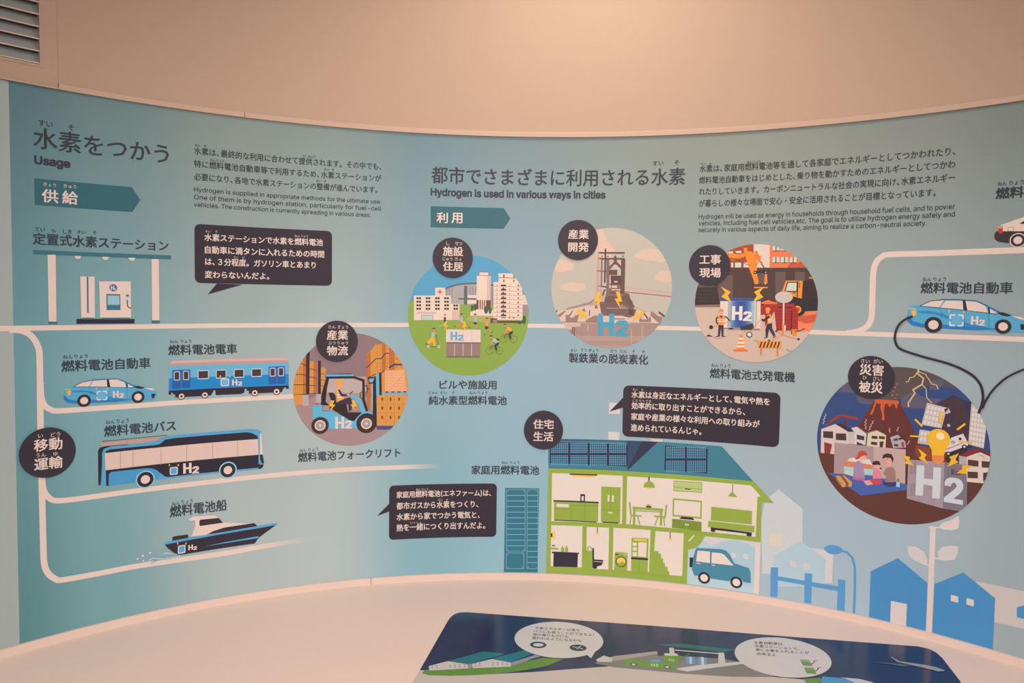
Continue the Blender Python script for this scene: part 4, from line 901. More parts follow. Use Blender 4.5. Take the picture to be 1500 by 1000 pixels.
c = s.poly('traffic_cone', '735,598 775,598 818,818 690,818', OR); s.polys('cone_band', ['724,642 788,642 795,672 716,672', '708,702 800,702 808,732 702,732', '698,758 806,758 812,786 694,786'], (238, 216, 198), sub=c); s.poly('cone_foot', '640,818 852,820 850,848 650,842', (228, 108, 60), sub=c)
b = s.poly('wheelbarrow', '740,482 926,430 946,488 915,530 752,530', (62, 58, 72)); s.line('handle', '912,545 960,475 1042,380', 9, OR, sub=b); s.line('handle', '785,542 830,566', 9, OR, sub=b); s.ring('barrow_wheel', 878, 598, 38, 14, TY, sub=b); s.disc('wheel_hub', 878, 598, 31, (230, 208, 190), sub=b)
s.frame(1100, 430, 10)
w = s.disc('worker', 248, 268, 26, (226, 140, 130)); s.cur = w
s.poly('helmet', '212,252 216,215 240,198 268,202 286,225 286,248', (240, 150, 52)); s.poly('vest', '240,312 290,300 316,434 250,442', (240, 156, 60)); s.polys('vest_stripe', ['244,376 300,368 303,382 246,390', '246,402 306,394 308,408 248,416'], (238, 206, 176))
s.poly('sleeve', '150,368 195,372 262,318 284,342 205,408 168,402', TY); s.poly('trousers', '240,442 312,434 312,505 362,608 332,628 268,520 245,635 218,635 214,520', (62, 54, 68)); s.lines('shoe', ['188,644 246,638', '318,644 368,622'], 11, (90, 60, 54)); s.cur = None
l = s.ell('balloon_lamp', 485, 52, 130, 86, (206, 186, 174)); s.poly('mast', '470,128 494,128 490,455 466,455', (216, 196, 186), sub=l); s.poly('stand', '458,450 482,450 480,610 458,610', OR, sub=l); s.lines('stand_leg', ['470,598 300,688', '470,600 690,666', '470,600 375,548'], 10, OR, sub=l); s.discs('stand_foot', [(268, 690, 18), (700, 666, 18), (372, 545, 14)], TY, sub=l); s.rect('tag', 486, 462, 510, 552, (226, 206, 190), sub=l)
e = s.poly('small_engine', '592,520 680,518 684,560 665,612 615,610 600,580', OR); s.lines('engine_pipe', ['600,540 590,590', '640,550 720,545 760,520 795,510'], 12, TY, sub=e)
b = s.poly('barrier', '95,690 446,700 440,798 110,790', (240, 150, 60)); s.polys('barrier_stripe', [[(150 + 52 * i, 702), (172 + 52 * i, 702), (142 + 52 * i, 790), (120 + 52 * i, 790)] for i in range(6)], (60, 50, 52), sub=b); s.rects('barrier_leg', [(140, 792, 160, 892), (380, 796, 398, 904)], (226, 116, 66), sub=b); s.lines('barrier_foot', ['120,895 195,892', '360,906 430,905'], 12, (240, 160, 90), sub=b)
s.lines('crack', ['48,684 98,694', '525,812 565,840 620,836'], 6, (120, 84, 78))

# ---------------------------------------------------------------- round picture: disaster
s = round_picture('large round printed picture of a volcano, tilted houses and a family beside a power unit', (1197.6, 638.2), (1450.5, 657.1), (1325, 537), (1337, 770.5), (54, 76, 122), 14)
F8 = (1195, 530, 9.093); F5 = (1195, 590, 7.143); F6 = (1320, 530, 7.143); F7 = (1320, 640, 7.143)
CG = (92, 80, 78); CP = (96, 90, 108); GRD = (98, 58, 50); WL = (214, 192, 184); DW = (78, 56, 56)
s.frame(*F8)
s.poly('dark_cloud', '900,0 1700,0 1950,250 1850,360 1560,290 1273,420 1090,510 880,510', CG); s.polys('cloud', ['300,398 430,240 560,410', '538,440 800,470 760,566 610,556 552,520'], CP, smooth=False); s.frame(*F6); s.polys('cloud', ['0,372 60,335 120,315 190,345 280,380 435,388 380,425 300,492 0,475', '290,200 440,180 446,222 390,290 300,290'], CP)
s.frame(*F8); s.poly('volcano', '780,505 1110,518 1273,830 1420,1180 250,1180 560,860', (104, 52, 50)); s.poly('lava', '785,500 830,492 900,500 1100,515 1112,550 1088,560 1088,605 1068,622 1045,560 1010,560 1000,598 970,590 960,555 925,560 905,640 918,765 898,778 880,770 882,680 858,600 870,550 840,560 812,540 790,600 762,680 740,705 722,690 758,620 782,545', (208, 94, 50))
s.discs('lava_drop', [(1075, 293, 9), (1057, 338, 12), (1033, 390, 10), (1022, 441, 12), (1083, 435, 10), (1060, 480, 8)], (214, 100, 60), n=8)
s.frame(*F6)
s.line('lightning', '175,70 185,100 165,115 235,172 218,235 125,290 145,325 75,430 78,468', 15, (216, 184, 132)); s.lines('lightning', ['180,100 255,128 320,228 372,242 388,285', '165,118 135,155 92,165 75,205 48,210', '218,235 262,280 268,372 322,430'], 9, (216, 184, 132))
s.poly('dark_slab', '372,442 545,345 740,430 740,900 400,900', (62, 56, 84)); s.polys('dark_slab_face', ['372,442 540,350 520,820 420,700', '560,350 640,420 740,700 720,900 560,800'], (76, 56, 62))
s.poly('rust_ground', '150,868 330,900 620,960 720,1300 140,1300', (140, 70, 48))
b = s.poly('tilted_block', '272,425 480,478 425,695 212,655', (196, 178, 172)); s.grid('pane', [(280, 440), (462, 480), (408, 690), (226, 652)], 5, 4, .7, (222, 208, 202), sub=b)
b = s.poly('broken_block', '195,705 310,722 310,872 172,850', (196, 178, 172)); s.grid('pane', [(205, 715), (310, 728), (305, 840), (190, 828)], 3, 2, .7, (222, 208, 202), sub=b); s.polys('rubble', ['455,490 495,480 520,525 480,545 455,530', '480,655 505,645 518,672 488,680'], (196, 178, 172)); s.poly('rubble_shade', '452,495 480,482 498,490 462,528', (60, 48, 54))
b = s.poly('tall_block', '736,430 760,450 900,600 890,700 865,905 702,860', (200, 182, 174)); s.grid('pane', [(745, 470), (900, 500), (868, 900), (706, 868)], 5, 8, .68, (224, 210, 202), sub=b)
s.frame(*F5)
s.poly('ground', '0,515 200,535 940,490 1010,500 1100,600 1830,820 1900,1300 0,1300', GRD)
def zig(P): return P
s.lines('tremor_line', ['100,110 108,130 88,145 100,160 78,175 92,190 75,205 85,222', '520,165 535,180 512,200 530,215 512,232 530,250 520,262 530,278', '610,185 590,195 600,212 575,222 585,240 560,250 572,268 552,285', '768,258 778,275 765,288 778,298 775,312', '872,250 858,262 865,275 848,285 852,298', '985,392 970,405 975,418 955,428 958,440'], 5, (214, 196, 190))
s.poly('flying_roof', '90,235 215,132 280,116 440,152 432,178 380,172 262,142 200,180 120,235', (152, 62, 54)); s.poly('chimney', '295,190 320,188 320,248 296,240', (112, 54, 50))
h = s.poly('house', '58,272 205,220 342,300 348,430 195,418 197,536 52,520', WL); s.cur = h
s.poly('roof_side', '205,218 268,214 398,298 342,302', (66, 50, 52)); s.poly('side_wall', '342,302 400,300 402,432 346,428', (196, 180, 178)); s.polys('window', ['78,294 182,298 182,372 78,362', '210,316 318,320 320,392 210,386'], DW); s.poly('door', '88,408 172,432 150,532 90,524', (144, 58, 52)); s.cur = None
h = s.poly('house', '372,262 432,250 532,322 520,440 402,432 402,302', (208, 200, 198)); s.cur = h; s.line('roof_edge', '368,258 438,246 536,318', 7, (146, 90, 64)); s.polys('window', ['430,330 508,348 508,392 430,378', '428,405 495,430 492,440 430,438'], DW); s.cur = None
h = s.poly('house', '545,318 640,286 736,336 730,470 530,462', (218, 198, 172)); s.cur = h; s.line('roof_edge', '538,312 640,284', 10, (150, 120, 64)); s.rects('window', [(585, 340, 646, 378), (662, 344, 722, 380), (580, 403, 643, 442)], DW); s.poly('door', '668,404 712,400 702,468 668,466', DW); s.cur = None
h = s.poly('house', '778,358 860,330 936,402 946,466 812,470', (176, 164, 168)); s.cur = h; s.poly('roof', '772,352 860,314 922,346 938,385 860,330', (88, 52, 56)); s.polys('window', ['815,375 858,368 862,392 820,398', '865,365 908,358 912,380 870,386', '820,428 864,432 864,456 824,452'], DW); s.poly('door', '893,412 922,406 928,460 902,462', (160, 70, 66)); s.cur = None
s.poly('partition', '197,415 606,456 606,770 190,742', (172, 144, 142)); s.poly('partition', '606,456 942,486 936,852 606,770', (196, 164, 156)); s.poly('pole', '942,488 965,500 962,860 936,852', (92, 54, 50))
s.poly('blue_sheet', '125,728 200,736 600,762 1010,865 1010,905 470,968', (74, 98, 160))
s.poly('bedding', '328,612 345,585 385,570 560,588 590,640 590,660 330,650', (226, 208, 196)); s.poly('bedding', '298,615 340,606 580,645 602,692 302,658', (216, 126, 92)); s.poly('bedding', '294,662 602,696 602,752 400,742 296,702', (168, 204, 200)); s.poly('bedding', '298,705 398,716 392,768 296,738', (190, 204, 182))
w = s.disc('seated_woman', 495, 568, 37, (230, 176, 156)); s.cur = w
s.poly('hair', '440,545 446,512 480,498 520,505 540,535 532,552 505,548 475,560 450,585 425,592 408,575 430,565', (190, 76, 54)); s.lines('eye', ['505,562 516,566', '524,556 530,560'], 4, (66, 46, 52)); s.line('brow', '508,546 530,548', 4, (190, 76, 54)); s.line('mouth', '500,590 512,594', 4, (196, 80, 76)); s.poly('neck', '455,598 492,600 484,634 458,612', (230, 176, 156)); s.poly('cardigan', '404,622 450,600 500,645 515,800 388,790', (166, 136, 166)); s.poly('skirt', '384,768 515,790 512,816 400,802', (190, 100, 140)); s.cur = None
w = s.disc('seated_child', 635, 655, 36, (230, 166, 150)); s.cur = w
s.poly('hair', '588,640 600,612 635,602 665,610 682,650 640,645 620,650', (66, 46, 52)); s.lines('eye', ['610,662 618,664', '642,660 650,660'], 4, (66, 46, 52)); s.line('mouth', '622,680 638,680', 4, (190, 70, 70)); s.disc('hair_bunch', 680, 683, 10, (66, 46, 52)); s.poly('shirt', '598,722 630,692 682,720 692,792 598,792', (222, 128, 150)); s.poly('trousers', '556,794 690,806 688,842 640,852 592,850', (212, 72, 64)); s.poly('booklet', '498,815 562,805 602,850 535,862', (222, 158, 160)); s.cur = None
w = s.disc('seated_man', 752, 600, 46, (226, 160, 140)); s.cur = w
s.poly('neck', '742,640 795,630 790,680 748,680', (226, 160, 140)); s.poly('hair', '698,580 705,545 745,526 795,535 816,580 806,622 795,600 785,575 740,570', (66, 48, 50)); s.lines('eye', ['716,598 724,600', '746,594 756,594'], 5, (66, 48, 50)); s.lines('brow', ['710,586 724,582', '744,580 762,580'], 4, (66, 48, 50)); s.line('mouth', '728,628 744,630', 4, (180, 70, 66)); s.poly('jumper', '708,735 730,690 762,668 815,672 834,720 840,826 725,828 740,770', (160, 122, 112)); s.poly('trousers', '706,812 740,830 838,824 852,862 790,878 710,860', (54, 66, 108)); s.cur = None
b = s.rect('water_bottle', 845, 815, 880, 880, (160, 200, 214)); s.rect('bottle_label', 848, 798, 878, 826, (90, 140, 110), sub=b); s.rect('bottle_cap', 856, 786, 872, 800, (206, 96, 80), sub=b)
b = s.poly('blanket_roll', '212,762 300,755 382,828 376,872 275,880 222,800', (206, 152, 92)); s.poly('roll_strap', '255,760 285,758 345,838 342,874 312,876 315,840', (134, 82, 60), sub=b); s.poly('roll_side', '215,768 275,845 275,880 220,808', (182, 126, 72), sub=b)
s.frame(*F7)
u = s.poly('power_unit', '78,233 455,262 438,746 60,640', (166, 146, 152)); s.cur = u
s.poly('unit_side', '455,262 696,286 690,760 600,772 438,746', (128, 116, 126)); s.lines('vent_slot', [[(95 + 36 * (i % 2), y), (122 + 36 * (i % 2), y + 2)] for i in range(2) for y in list(range(258, 390, 11)) + list(range(488, 620, 11))], 4, (110, 92, 100))
s.lines('panel_joint', ['188,610 186,672', '330,640 326,712', '365,290 345,720', '240,380 340,392'], 3, (116, 98, 106)); s.lines('control_panel', ['495,315 655,330 652,432 492,418 495,315', '480,690 620,705'], 4, (106, 90, 104)); s.polys('control_block', ['525,330 560,334 558,395 522,390', '570,350 630,356 628,398 570,394'], (96, 80, 96)); s.ring('lock', 300, 532, 12, 3, (106, 90, 104)); s.cur = None
s.poly('symbol', '165,292 246,298 240,432 335,440 340,312 422,320 408,642 326,636 330,508 236,494 230,614 150,606', (206, 206, 208)); s.text('symbol', '2', 465, 672, 630, 690, 246, (206, 206, 208), bold=.10)
s.frame(*F6)
a = s.poly('ambulance', '458,932 528,790 650,748 702,842 702,872 610,905 482,952', (222, 204, 200)); s.cur = a
s.poly('underside', '480,955 615,905 690,875 700,895 560,978 500,985', (54, 46, 54)); s.line('stripe', '466,916 640,848', 8, (190, 62, 62)); s.disc('window', 545, 838, 22, (132, 172, 190)); s.disc('window', 620, 803, 17, (66, 62, 96)); s.discs('tyre', [(497, 958, 27), (665, 885, 27)], (54, 46, 54)); s.discs('tyre_hub', [(497, 958, 13), (665, 885, 13)], (206, 196, 196)); s.cur = None
s.poly('shadow_heap', '460,1000 700,880 640,1060 480,1040', (62, 46, 52)); s.frame(*F7)
h = s.poly('house', '686,206 825,154 940,205 925,400 865,482 690,466', (222, 200, 184)); s.cur = h
s.poly('roof', '605,190 790,108 940,165 940,205 828,140 690,206', (132, 50, 52)); s.poly('roof_shade', '690,204 828,140 835,156 780,168', (66, 46, 50)); s.poly('side_wall', '608,192 686,206 690,288 608,284', (184, 166, 162)); s.polys('window', ['700,232 812,246 812,308 700,300', '846,248 930,254 925,320 846,316', '698,358 806,364 806,430 698,426', '860,372 912,366 890,432 862,470'], (84, 60, 58)); s.lines('crack', ['805,182 870,192', '840,190 862,205 875,230'], 4, (130, 100, 94)); s.cur = None
s.polys('lightning_bolt', ['0,184 96,206 86,236 138,298 38,274 60,240', '178,116 272,184 248,212 282,280 184,218 216,190', '608,168 504,206 526,232 488,308 602,262 570,234', '752,298 640,290 642,332 578,376 696,382 686,336'], (238, 178, 52))
s.frame(*F6)
l = s.disc('light_bulb', 396, 808, 122, (242, 182, 52)); s.cur = l
s.poly('bulb_neck', '288,860 504,860 470,910 450,980 325,975 320,915', (242, 182, 52)); s.disc('bulb_shine', 413, 774, 43, (252, 222, 172)); s.frame(*F7); s.poly('bulb_base', '325,186 452,190 450,248 405,285 378,285 325,240', (236, 138, 80)); s.lines('base_ring', ['322,206 452,212', '322,232 452,238'], 5, (216, 112, 66)); s.frame(*F6)
s.lines('light_ray', ['148,598 222,672', '588,708 674,644'], 22, (242, 182, 52)); s.lines('light_ray', ['414,528 413,638'], 28, (242, 182, 52)); s.lines('light_ray', ['96,772 208,780', '612,832 742,842'], 18, (242, 182, 52)); s.cur = None

# ---------------------------------------------------------------- pale chimneys behind the bubble and the roof
s = Sheet('pale_squares', 'three small pale squares behind the speech bubble above the roof', 'print', (900, 644), base=12); s.frame(*FS)
s.rects('square', [(384, 335, 442, 398), (380, 495, 438, 542)], (214, 202, 196)); s.rect('square', 615, 535, 676, 556, (222, 190, 180))

# ---------------------------------------------------------------- cut-away green house
GN = (150, 169, 68); RM = (232, 212, 196); DKT = (52, 46, 60)
s = Sheet('green_house', 'cut-away green house with furnished rooms and teal solar roof', 'house', (900, 850), base=30); s.frame(*FQ)
s.poly('roof', '86,84 690,100 1040,125 1214,320 520,262 88,248', (66, 124, 140)); s.poly('roof_shade', '92,84 520,94 690,100 640,145 520,258 500,100 96,96', (54, 100, 122)); s.poly('roof_valley', '522,95 690,100 524,256', (54, 54, 76)); s.poly('roof_valley', '522,95 600,97 524,250', (50, 76, 102))
def solar(s, x0, y0, x1, y1, nx, ny, cx, cy):
    p = s.rect('solar_panel', x0, y0, x1, y1, (50, 48, 70)); w_, h_ = (x1 - x0) / nx, (y1 - y0) / ny
    for i in range(nx):
        for j in range(ny): a, b = x0 + i * w_, y0 + j * h_; s.rects('solar_cells', [(a + 6 + (w_ - 10) * p_ / cx, b + 6 + (h_ - 10) * q / cy, a + 6 + (w_ - 10) * (p_ + .66) / cx, b + 6 + (h_ - 10) * (q + .68) / cy) for p_ in range(cx) for q in range(cy)], (98, 166, 196), sub=p)
solar(s, 97, 101, 522, 236, 4, 2, 9, 6); solar(s, 728, 122, 960, 274, 2, 2, 10, 7)
s.poly('house_frame', '88,246 520,262 1215,318 1326,436 1260,432 1252,652 945,618 925,658 890,684 855,692 848,880 75,819', GN)
s.poly('kitchen', '107,272 496,287 492,551 104,536', RM); s.poly('living_room', '520,290 1200,340 1255,400 1236,402 1226,622 930,592 515,552', RM)
s.poly('bathroom', '103,558 275,563 270,790 100,783', RM); s.poly('toilet_room', '298,567 421,572 417,801 296,796', RM); s.poly('laundry', '445,572 649,585 641,815 440,803', RM); s.poly('stair_hall', '676,590 831,603 823,837 660,825', RM)
def item(nm, P, c, **k): o = s.poly(nm, P, c, **k); return o
o = s.line('ceiling_lamp', '204,278 356,283', 7, DKT); s.poly('lamp_glow', '212,282 350,286 335,296 225,293', (244, 196, 92), sub=o)
o = item('kitchen_unit', '118,426 362,434 360,540 118,530', GN); s.cur = o; s.line('worktop', '115,424 364,434', 8, DKT); s.rect('drawer_front', 132, 440, 200, 460, RM); s.lines('door_line', ['212,440 212,530', '288,436 288,535', '120,468 210,470', '214,448 360,452'], 2.4, (124, 143, 52)); s.line('plinth', '120,530 352,541', 5, DKT); s.cur = None
o = s.rect('coffee_machine', 263, 387, 288, 430, DKT); s.rect('machine_front', 270, 398, 281, 424, RM, sub=o)
o = item('fridge', '378,346 485,350 481,546 376,541', GN); s.cur = o; s.lines('door_line', ['430,348 428,474', '378,473 482,478'], 2.4, (124, 143, 52)); s.rects('fridge_handle', [(413, 392, 423, 428), (437, 393, 447, 430), (415, 485, 440, 494)], RM); s.line('fridge_foot', '385,541 472,546', 6, DKT); s.cur = None
o = item('pendant_lamp', '610,350 614,328 640,312 666,328 673,353', GN); s.line('cord', '640,292 640,314', 7, DKT, sub=o); s.poly('bulb', '628,352 652,353 648,360 634,360', (244, 196, 92), sub=o)
o = item('air_conditioner', '778,315 931,325 929,378 776,369', (186, 198, 128)); s.lines('outline', ['778,315 931,325 929,378 776,369 778,315', '778,350 930,361'], 4, GN, sub=o); s.line('outlet', '838,358 868,361', 5, DKT, sub=o)
o = item('television', '771,410 931,424 929,523 769,509', GN); s.poly('screen', '779,419 923,432 921,513 777,500', RM, sub=o); s.poly('tv_stand', '820,511 880,516 890,530 806,522', DKT, sub=o)
o = item('tv_cabinet', '768,522 929,540 928,592 766,572', (124, 143, 52)); s.line('door_line', '848,532 847,582', 3, GN, sub=o); s.discs('knob', [(841, 554, 5), (854, 555, 5)], RM, sub=o)
o = s.line('dining_table', '550,463 719,474', 14, GN); s.lines('table_leg', ['560,466 558,556', '708,475 706,560'], 13, GN, sub=o); s.line('apron', '560,478 708,486', 5, GN, sub=o)
for a, b, c_ in (('534,432 541,498', '538,503 600,508', ('543,505 536,552', '578,507 590,556')), ('736,446 729,510', '668,508 732,514', ('690,512 672,560', '722,514 726,564'))):
    o = s.line('dining_chair', a, 9, GN); s.line('seat', b, 8, GN, sub=o); s.lines('leg', list(c_), 6, GN, sub=o)
o = item('fruit_bowl', '620,451 658,455 648,462 628,460', DKT); s.ell('fruit', 638, 448, 10, 5, (226, 130, 70), sub=o)
o = item('pendant_lamp', '1074,398 1098,372 1126,404', GN); s.line('cord', '1100,332 1100,376', 4, (120, 120, 70), sub=o)
o = item('sofa', '983,457 1207,480 1205,554 980,531', GN); s.cur = o; s.poly('sofa_base', '980,568 1206,598 1203,619 1176,616 1176,604 1004,584 1003,596 980,592', DKT); s.poly('seat', '966,534 1221,563 1219,596 965,568', GN); s.line('seat_line', '978,533 1210,560', 2.4, RM); s.cur = None
o = item('wall_lamp', '108,590 124,592 124,634 108,632', (244, 196, 92)); s.rect('lamp_arm', 101, 602, 109, 622, DKT, sub=o)
s.lines('shelf', ['102,684 142,688'], 9, GN); s.rect('soap', 108, 666, 124, 672, DKT)
for x in (165, 187): o = s.rect('shampoo_bottle', x - 8, 680, x + 8, 704, GN); s.rect('bottle_neck', x - 3, 670, x + 3, 680, GN, sub=o)
o = item('bathtub', '108,702 257,709 256,716 250,716 247,788 114,784 116,712 108,711', DKT)
for x, y0, y1 in ((357, 568, 597), (757, 596, 628)): o = s.disc('bare_bulb', x, y1 + 6, 9, (244, 196, 92)); s.line('cord', [(x, y0), (x, y1)], 4, DKT, sub=o)
o = item('wash_basin', '297,698 331,698 330,797 295,796', GN); s.line('tap', '303,698 303,682 313,674 323,682 323,692', 5, GN, sub=o)
o = s.line('toilet', '333,683 335,794', 9, DKT); s.poly('toilet_bowl', '337,745 389,749 388,764 378,778 356,783 352,796 337,796', DKT, sub=o); s.line('seat_line', '337,756 388,760', 2.4, RM, sub=o)
o = item('washing_machine', '453,705 523,709 520,811 449,804', GN); s.cur = o; s.disc('door_ring', 487, 758, 30, DKT); s.disc('door_glass', 487, 758, 25, (244, 196, 92)); s.poly('laundry_heap', '464,760 478,766 490,756 510,764 505,778 487,784 468,778', GN); s.rect('panel', 456, 714, 472, 721, DKT); s.ring('dial', 511, 718, 6, 2, RM); s.cur = None
o = item('vanity_unit', '545,627 638,631 634,738 543,734', GN); s.cur = o; s.poly('mirror', '582,650 628,652 625,732 580,728', RM); s.rects('cupboard', [(551, 652, 573, 672), (551, 678, 573, 698), (551, 704, 573, 728)], RM); s.line('light', '556,637 628,640', 10, (244, 196, 92)); s.poly('base', '544,742 634,748 632,819 542,812', GN); s.line('basin_top', '542,738 635,744', 11, DKT); s.lines('door_line', ['588,750 586,812'], 2, (124, 143, 52)); s.cur = None
item('staircase', '650,700 692,700 692,713 706,713 706,740 718,740 718,764 728,764 728,785 742,785 742,810 752,810 752,836 640,828', GN)
item('brace_slit', '857,640 886,611 893,614 858,650', RM)

# garage, small car, pale post
s = Sheet('garage', 'pale garage space and post under the overhanging room', 'garage', (1105, 868), base=14); s.frame(*FQ)
s.poly('garage_wall', '850,690 905,684 950,618 1250,652 1240,938 1000,900 848,880', (186, 204, 208)); s.poly('far_hill', '1005,668 1060,640 1130,642 1180,660 1222,690 1216,900 1100,870', (176, 198, 206)); s.rects('far_window', [(1092, 708, 1118, 738), (1158, 715, 1184, 745)], (212, 206, 204)); s.poly('garage_ceiling', '935,640 952,618 1252,652 1225,672 1120,640 1040,645 985,670', (214, 204, 200)); s.poly('post', '1225,655 1253,653 1244,938 1214,932', (226, 206, 194))
s = Sheet('small_car', 'printed teal boxy car parked under the green house', 'car', (1052, 860), base=60); s.frame(*FQ)
s.rect('spare_wheel', 864, 734, 886, 790, DKT)
s.poly('body', '884,735 896,692 906,683 1040,690 1066,700 1085,722 1110,768 1190,794 1198,820 1200,876 1162,870 1150,858 1095,850 1080,866 980,850 968,832 925,828 908,836 890,834 876,800', (74, 134, 156))
s.poly('window', '907,697 976,703 975,766 899,756', RM); s.poly('window', '985,707 1038,712 1056,722 1105,780 983,766', RM)
s.lines('door_gap', ['980,704 978,800'], 2, (54, 104, 128)); s.rects('handle', [(900, 764, 922, 771), (983, 774, 1004, 781)], RM)
for x, y in ((943, 847), (1120, 872)): s.disc('wheel', x, y, 33, DKT); s.disc('hub', x, y, 21, RM)

# pale houses, fence, lamp, blue houses and the plant
s = Sheet('pale_house', 'pale pinkish printed house behind the garage', 'house', (1160, 840), base=4); s.frame(*FT)
s.poly('house_front', '70,240 135,188 252,284 250,600 55,600 50,330', (204, 204, 202)); s.rect('window', 92, 400, 150, 468, (222, 206, 184))
s = Sheet('pale_house', 'pale pink narrow printed house behind the light blue one', 'house', (1215, 850), base=3); s.frame(*FT); s.poly('house_front', '295,474 402,490 396,645 352,645', (214, 204, 200))
s = Sheet('pale_house', 'faint light blue printed house behind the blue fence', 'house', (1170, 852), base=8); s.frame(*FT); s.poly('house_front', '112,511 245,440 365,530 358,664 106,664', (180, 200, 206)); s.polys('window', ['194,534 222,540 221,570 192,564', '258,546 286,552 285,582 256,576'], (212, 200, 196))
BL = (76, 142, 190)
s = Sheet('blue_fence', 'blue printed fence with three posts', 'fence', (1237, 893), base=16); s.frame(*FT)
for P in ('97,568 133,570 130,714 94,710', '263,597 299,600 295,746 260,740', '426,627 462,632 457,782 420,775'): s.poly('post', P, (92, 152, 198))
for P in ('130,612 265,634 265,656 130,632', '297,640 428,662 427,685 296,662'): s.poly('rail', P, (92, 152, 198))
s = Sheet('street_lamp', 'blue printed street lamp with curved neck', 'lamp', (1251, 898), base=16); s.frame(*FT)
s.poly('lamp_head', '356,478 372,464 400,460 430,468 450,486 438,498 412,505 380,500', (92, 152, 198), smooth=True); s.line('pole', '436,486 470,496 496,524 507,565 508,640 506,720 503,792', 12, (92, 152, 198))
s = Sheet('blue_house', 'blue printed house with a pale doorway', 'house', (1350, 915), base=16); s.frame(*FT)
s.poly('house_front', '585,588 718,524 862,645 853,882 577,811', BL); s.poly('doorway', '684,732 762,748 757,862 680,839', (222, 204, 194))
s = Sheet('blue_house', 'blue printed house with two small windows, nearest the right edge', 'house', (1440, 945), base=16); s.frame(*FT)
s.poly('house_front', '897,650 1037,594 1193,720 1181,972 885,890', BL)
for P in ('977,702 1013,712 1012,742 976,732', '1053,718 1089,728 1088,760 1052,749'): s.poly('window', P, (222, 206, 196))
s = Sheet('leafy_plant', 'tall pale plant with three leaves between the blue houses', 'plant', (1361, 926), base=24); s.frame(*FT)
s.poly('stem', '876,365 903,372 884,892 855,886', (226, 204, 194))
s.poly('leaf', '765,464 805,468 845,492 862,530 862,556 825,548 785,528 767,500', (214, 202, 196)); s.poly('leaf', '914,532 912,492 935,468 975,463 1012,465 1011,500 994,532 950,537', (214, 202, 196)); s.poly('leaf', '918,372 935,350 980,338 1014,316 1018,345 1014,378 985,388 935,384', (224, 204, 196))
s.lines('leaf_stalk', ['880,565 825,543', '895,522 930,530', '868,375 930,374'], 8, (226, 204, 194))
s = Sheet('pale_ground', 'pale printed band at the lower right edge behind the blue house', 'print', (1490, 920), base=4); s.frame(*FT)
s.poly('band', '1095,636 1420,705 1420,890 1185,835 1150,700', (206, 192, 184)); s.poly('blue_bit', '1298,764 1335,754 1400,765 1400,838 1298,812', BL)

# ---------------------------------------------------------------- display board lying on the counter
s = Sheet('display_board', 'dark blue printed display board lying on the white counter', 'display board', (1010, 1000), base=60, surf='table')
s.frame(0, 0, 1); G = dict(rough=.16, spec=.28); LAYER_ = LAYER
pts = [(570, 1060), (615, 983), (656, 911), (658, 908), (661, 904.5), (665, 901.5), (670, 899.4), (676, 898.2), (684, 898), (860, 911), (960, 918.3), (1150, 933.5), (1344, 948.2), (1360, 951.5), (1371, 957), (1380, 965), (1407, 1000), (1450, 1060)]
U = [at_table(*p) for p in pts]
V = [(x, y, ZTAB) for x, y in U] + [(x, y, ZTAB + .003) for x, y in U]; n = len(U)
import bmesh
o = solid('plate', V, [tuple(range(n))[::-1], tuple(range(n, 2 * n))] + [(i, (i + 1) % n, n + (i + 1) % n, n + i) for i in range(n)], mat((206, 184, 172), **G), s.root)
bm = bmesh.new(); bm.from_mesh(o.data); bmesh.ops.recalc_face_normals(bm, faces=bm.faces); bm.to_mesh(o.data); bm.free()
s.lay = 155
s.poly('night_sky', pts[1:17] + [(1407, 1004), (1300, 1012), (1200, 1002), (1178, 997), (1132, 993), (1041, 991), (900, 977), (780, 986), (700, 990), (640, 986)], (44, 53, 84), **G)
s.frame(560, 880, 5)
s.poly('green_hill', '290,538 310,520 350,505 900,480 1180,425 1322,436 1200,486 1050,515 900,536 700,552 500,558 340,553', (104, 140, 54), **G)
s.poly('longhouse', '340,486 480,450 622,472 632,503 345,519', (206, 194, 186), **G); s.poly('longhouse_roof', '485,448 742,378 902,395 640,472', (46, 116, 124), **G)
s.poly('longhouse', '655,470 802,434 942,460 942,490 662,502', (206, 194, 186), **G); s.poly('longhouse_roof', '802,432 1040,370 1098,398 942,457', (46, 116, 124), **G); s.poly('track', '942,460 1120,404 1160,415 1100,432 945,488', (150, 146, 158), **G); s.poly('wall_end', '622,472 660,470 655,500 632,503', (160, 140, 138), **G)
s.discs('longhouse_window', [(x, y, 6) for x, y in ((368, 485), (400, 484), (365, 500), (400, 497), (498, 482), (532, 480), (566, 479), (602, 476), (497, 495), (533, 493), (568, 492), (604, 490), (682, 470), (714, 469), (682, 486), (712, 483), (810, 463), (845, 463), (878, 461), (913, 460), (808, 477), (845, 476), (880, 475), (914, 474))], (86, 80, 84), n=6, **G)
s.frame(900, 860, 3.75)
s.poly('road', '-110,425 0,385 235,358 240,385 300,380 600,400 760,432 880,500 640,498 380,481 0,446', (132, 124, 124), **G); s.poly('road_light', '-60,400 0,385 235,358 236,372 0,412', (176, 156, 148), **G); s.poly('kerb', '330,455 480,432 700,415 730,425 500,455 400,470', (208, 198, 192), **G)
s.poly('white_hut', '-100,404 -58,382 -12,396 -14,418 -96,416', (206, 194, 186), **G)
st = s.poly('filling_canopy', '235,324 360,315 662,350 600,364', (46, 106, 108), **G); s.polys('canopy_post', ['300,338 326,340 330,372 304,374', '570,366 602,366 612,442 570,440'], (206, 196, 190), sub=st, **G); s.line('canopy_beam', '330,352 580,372', 12, (206, 196, 190), sub=st, **G)
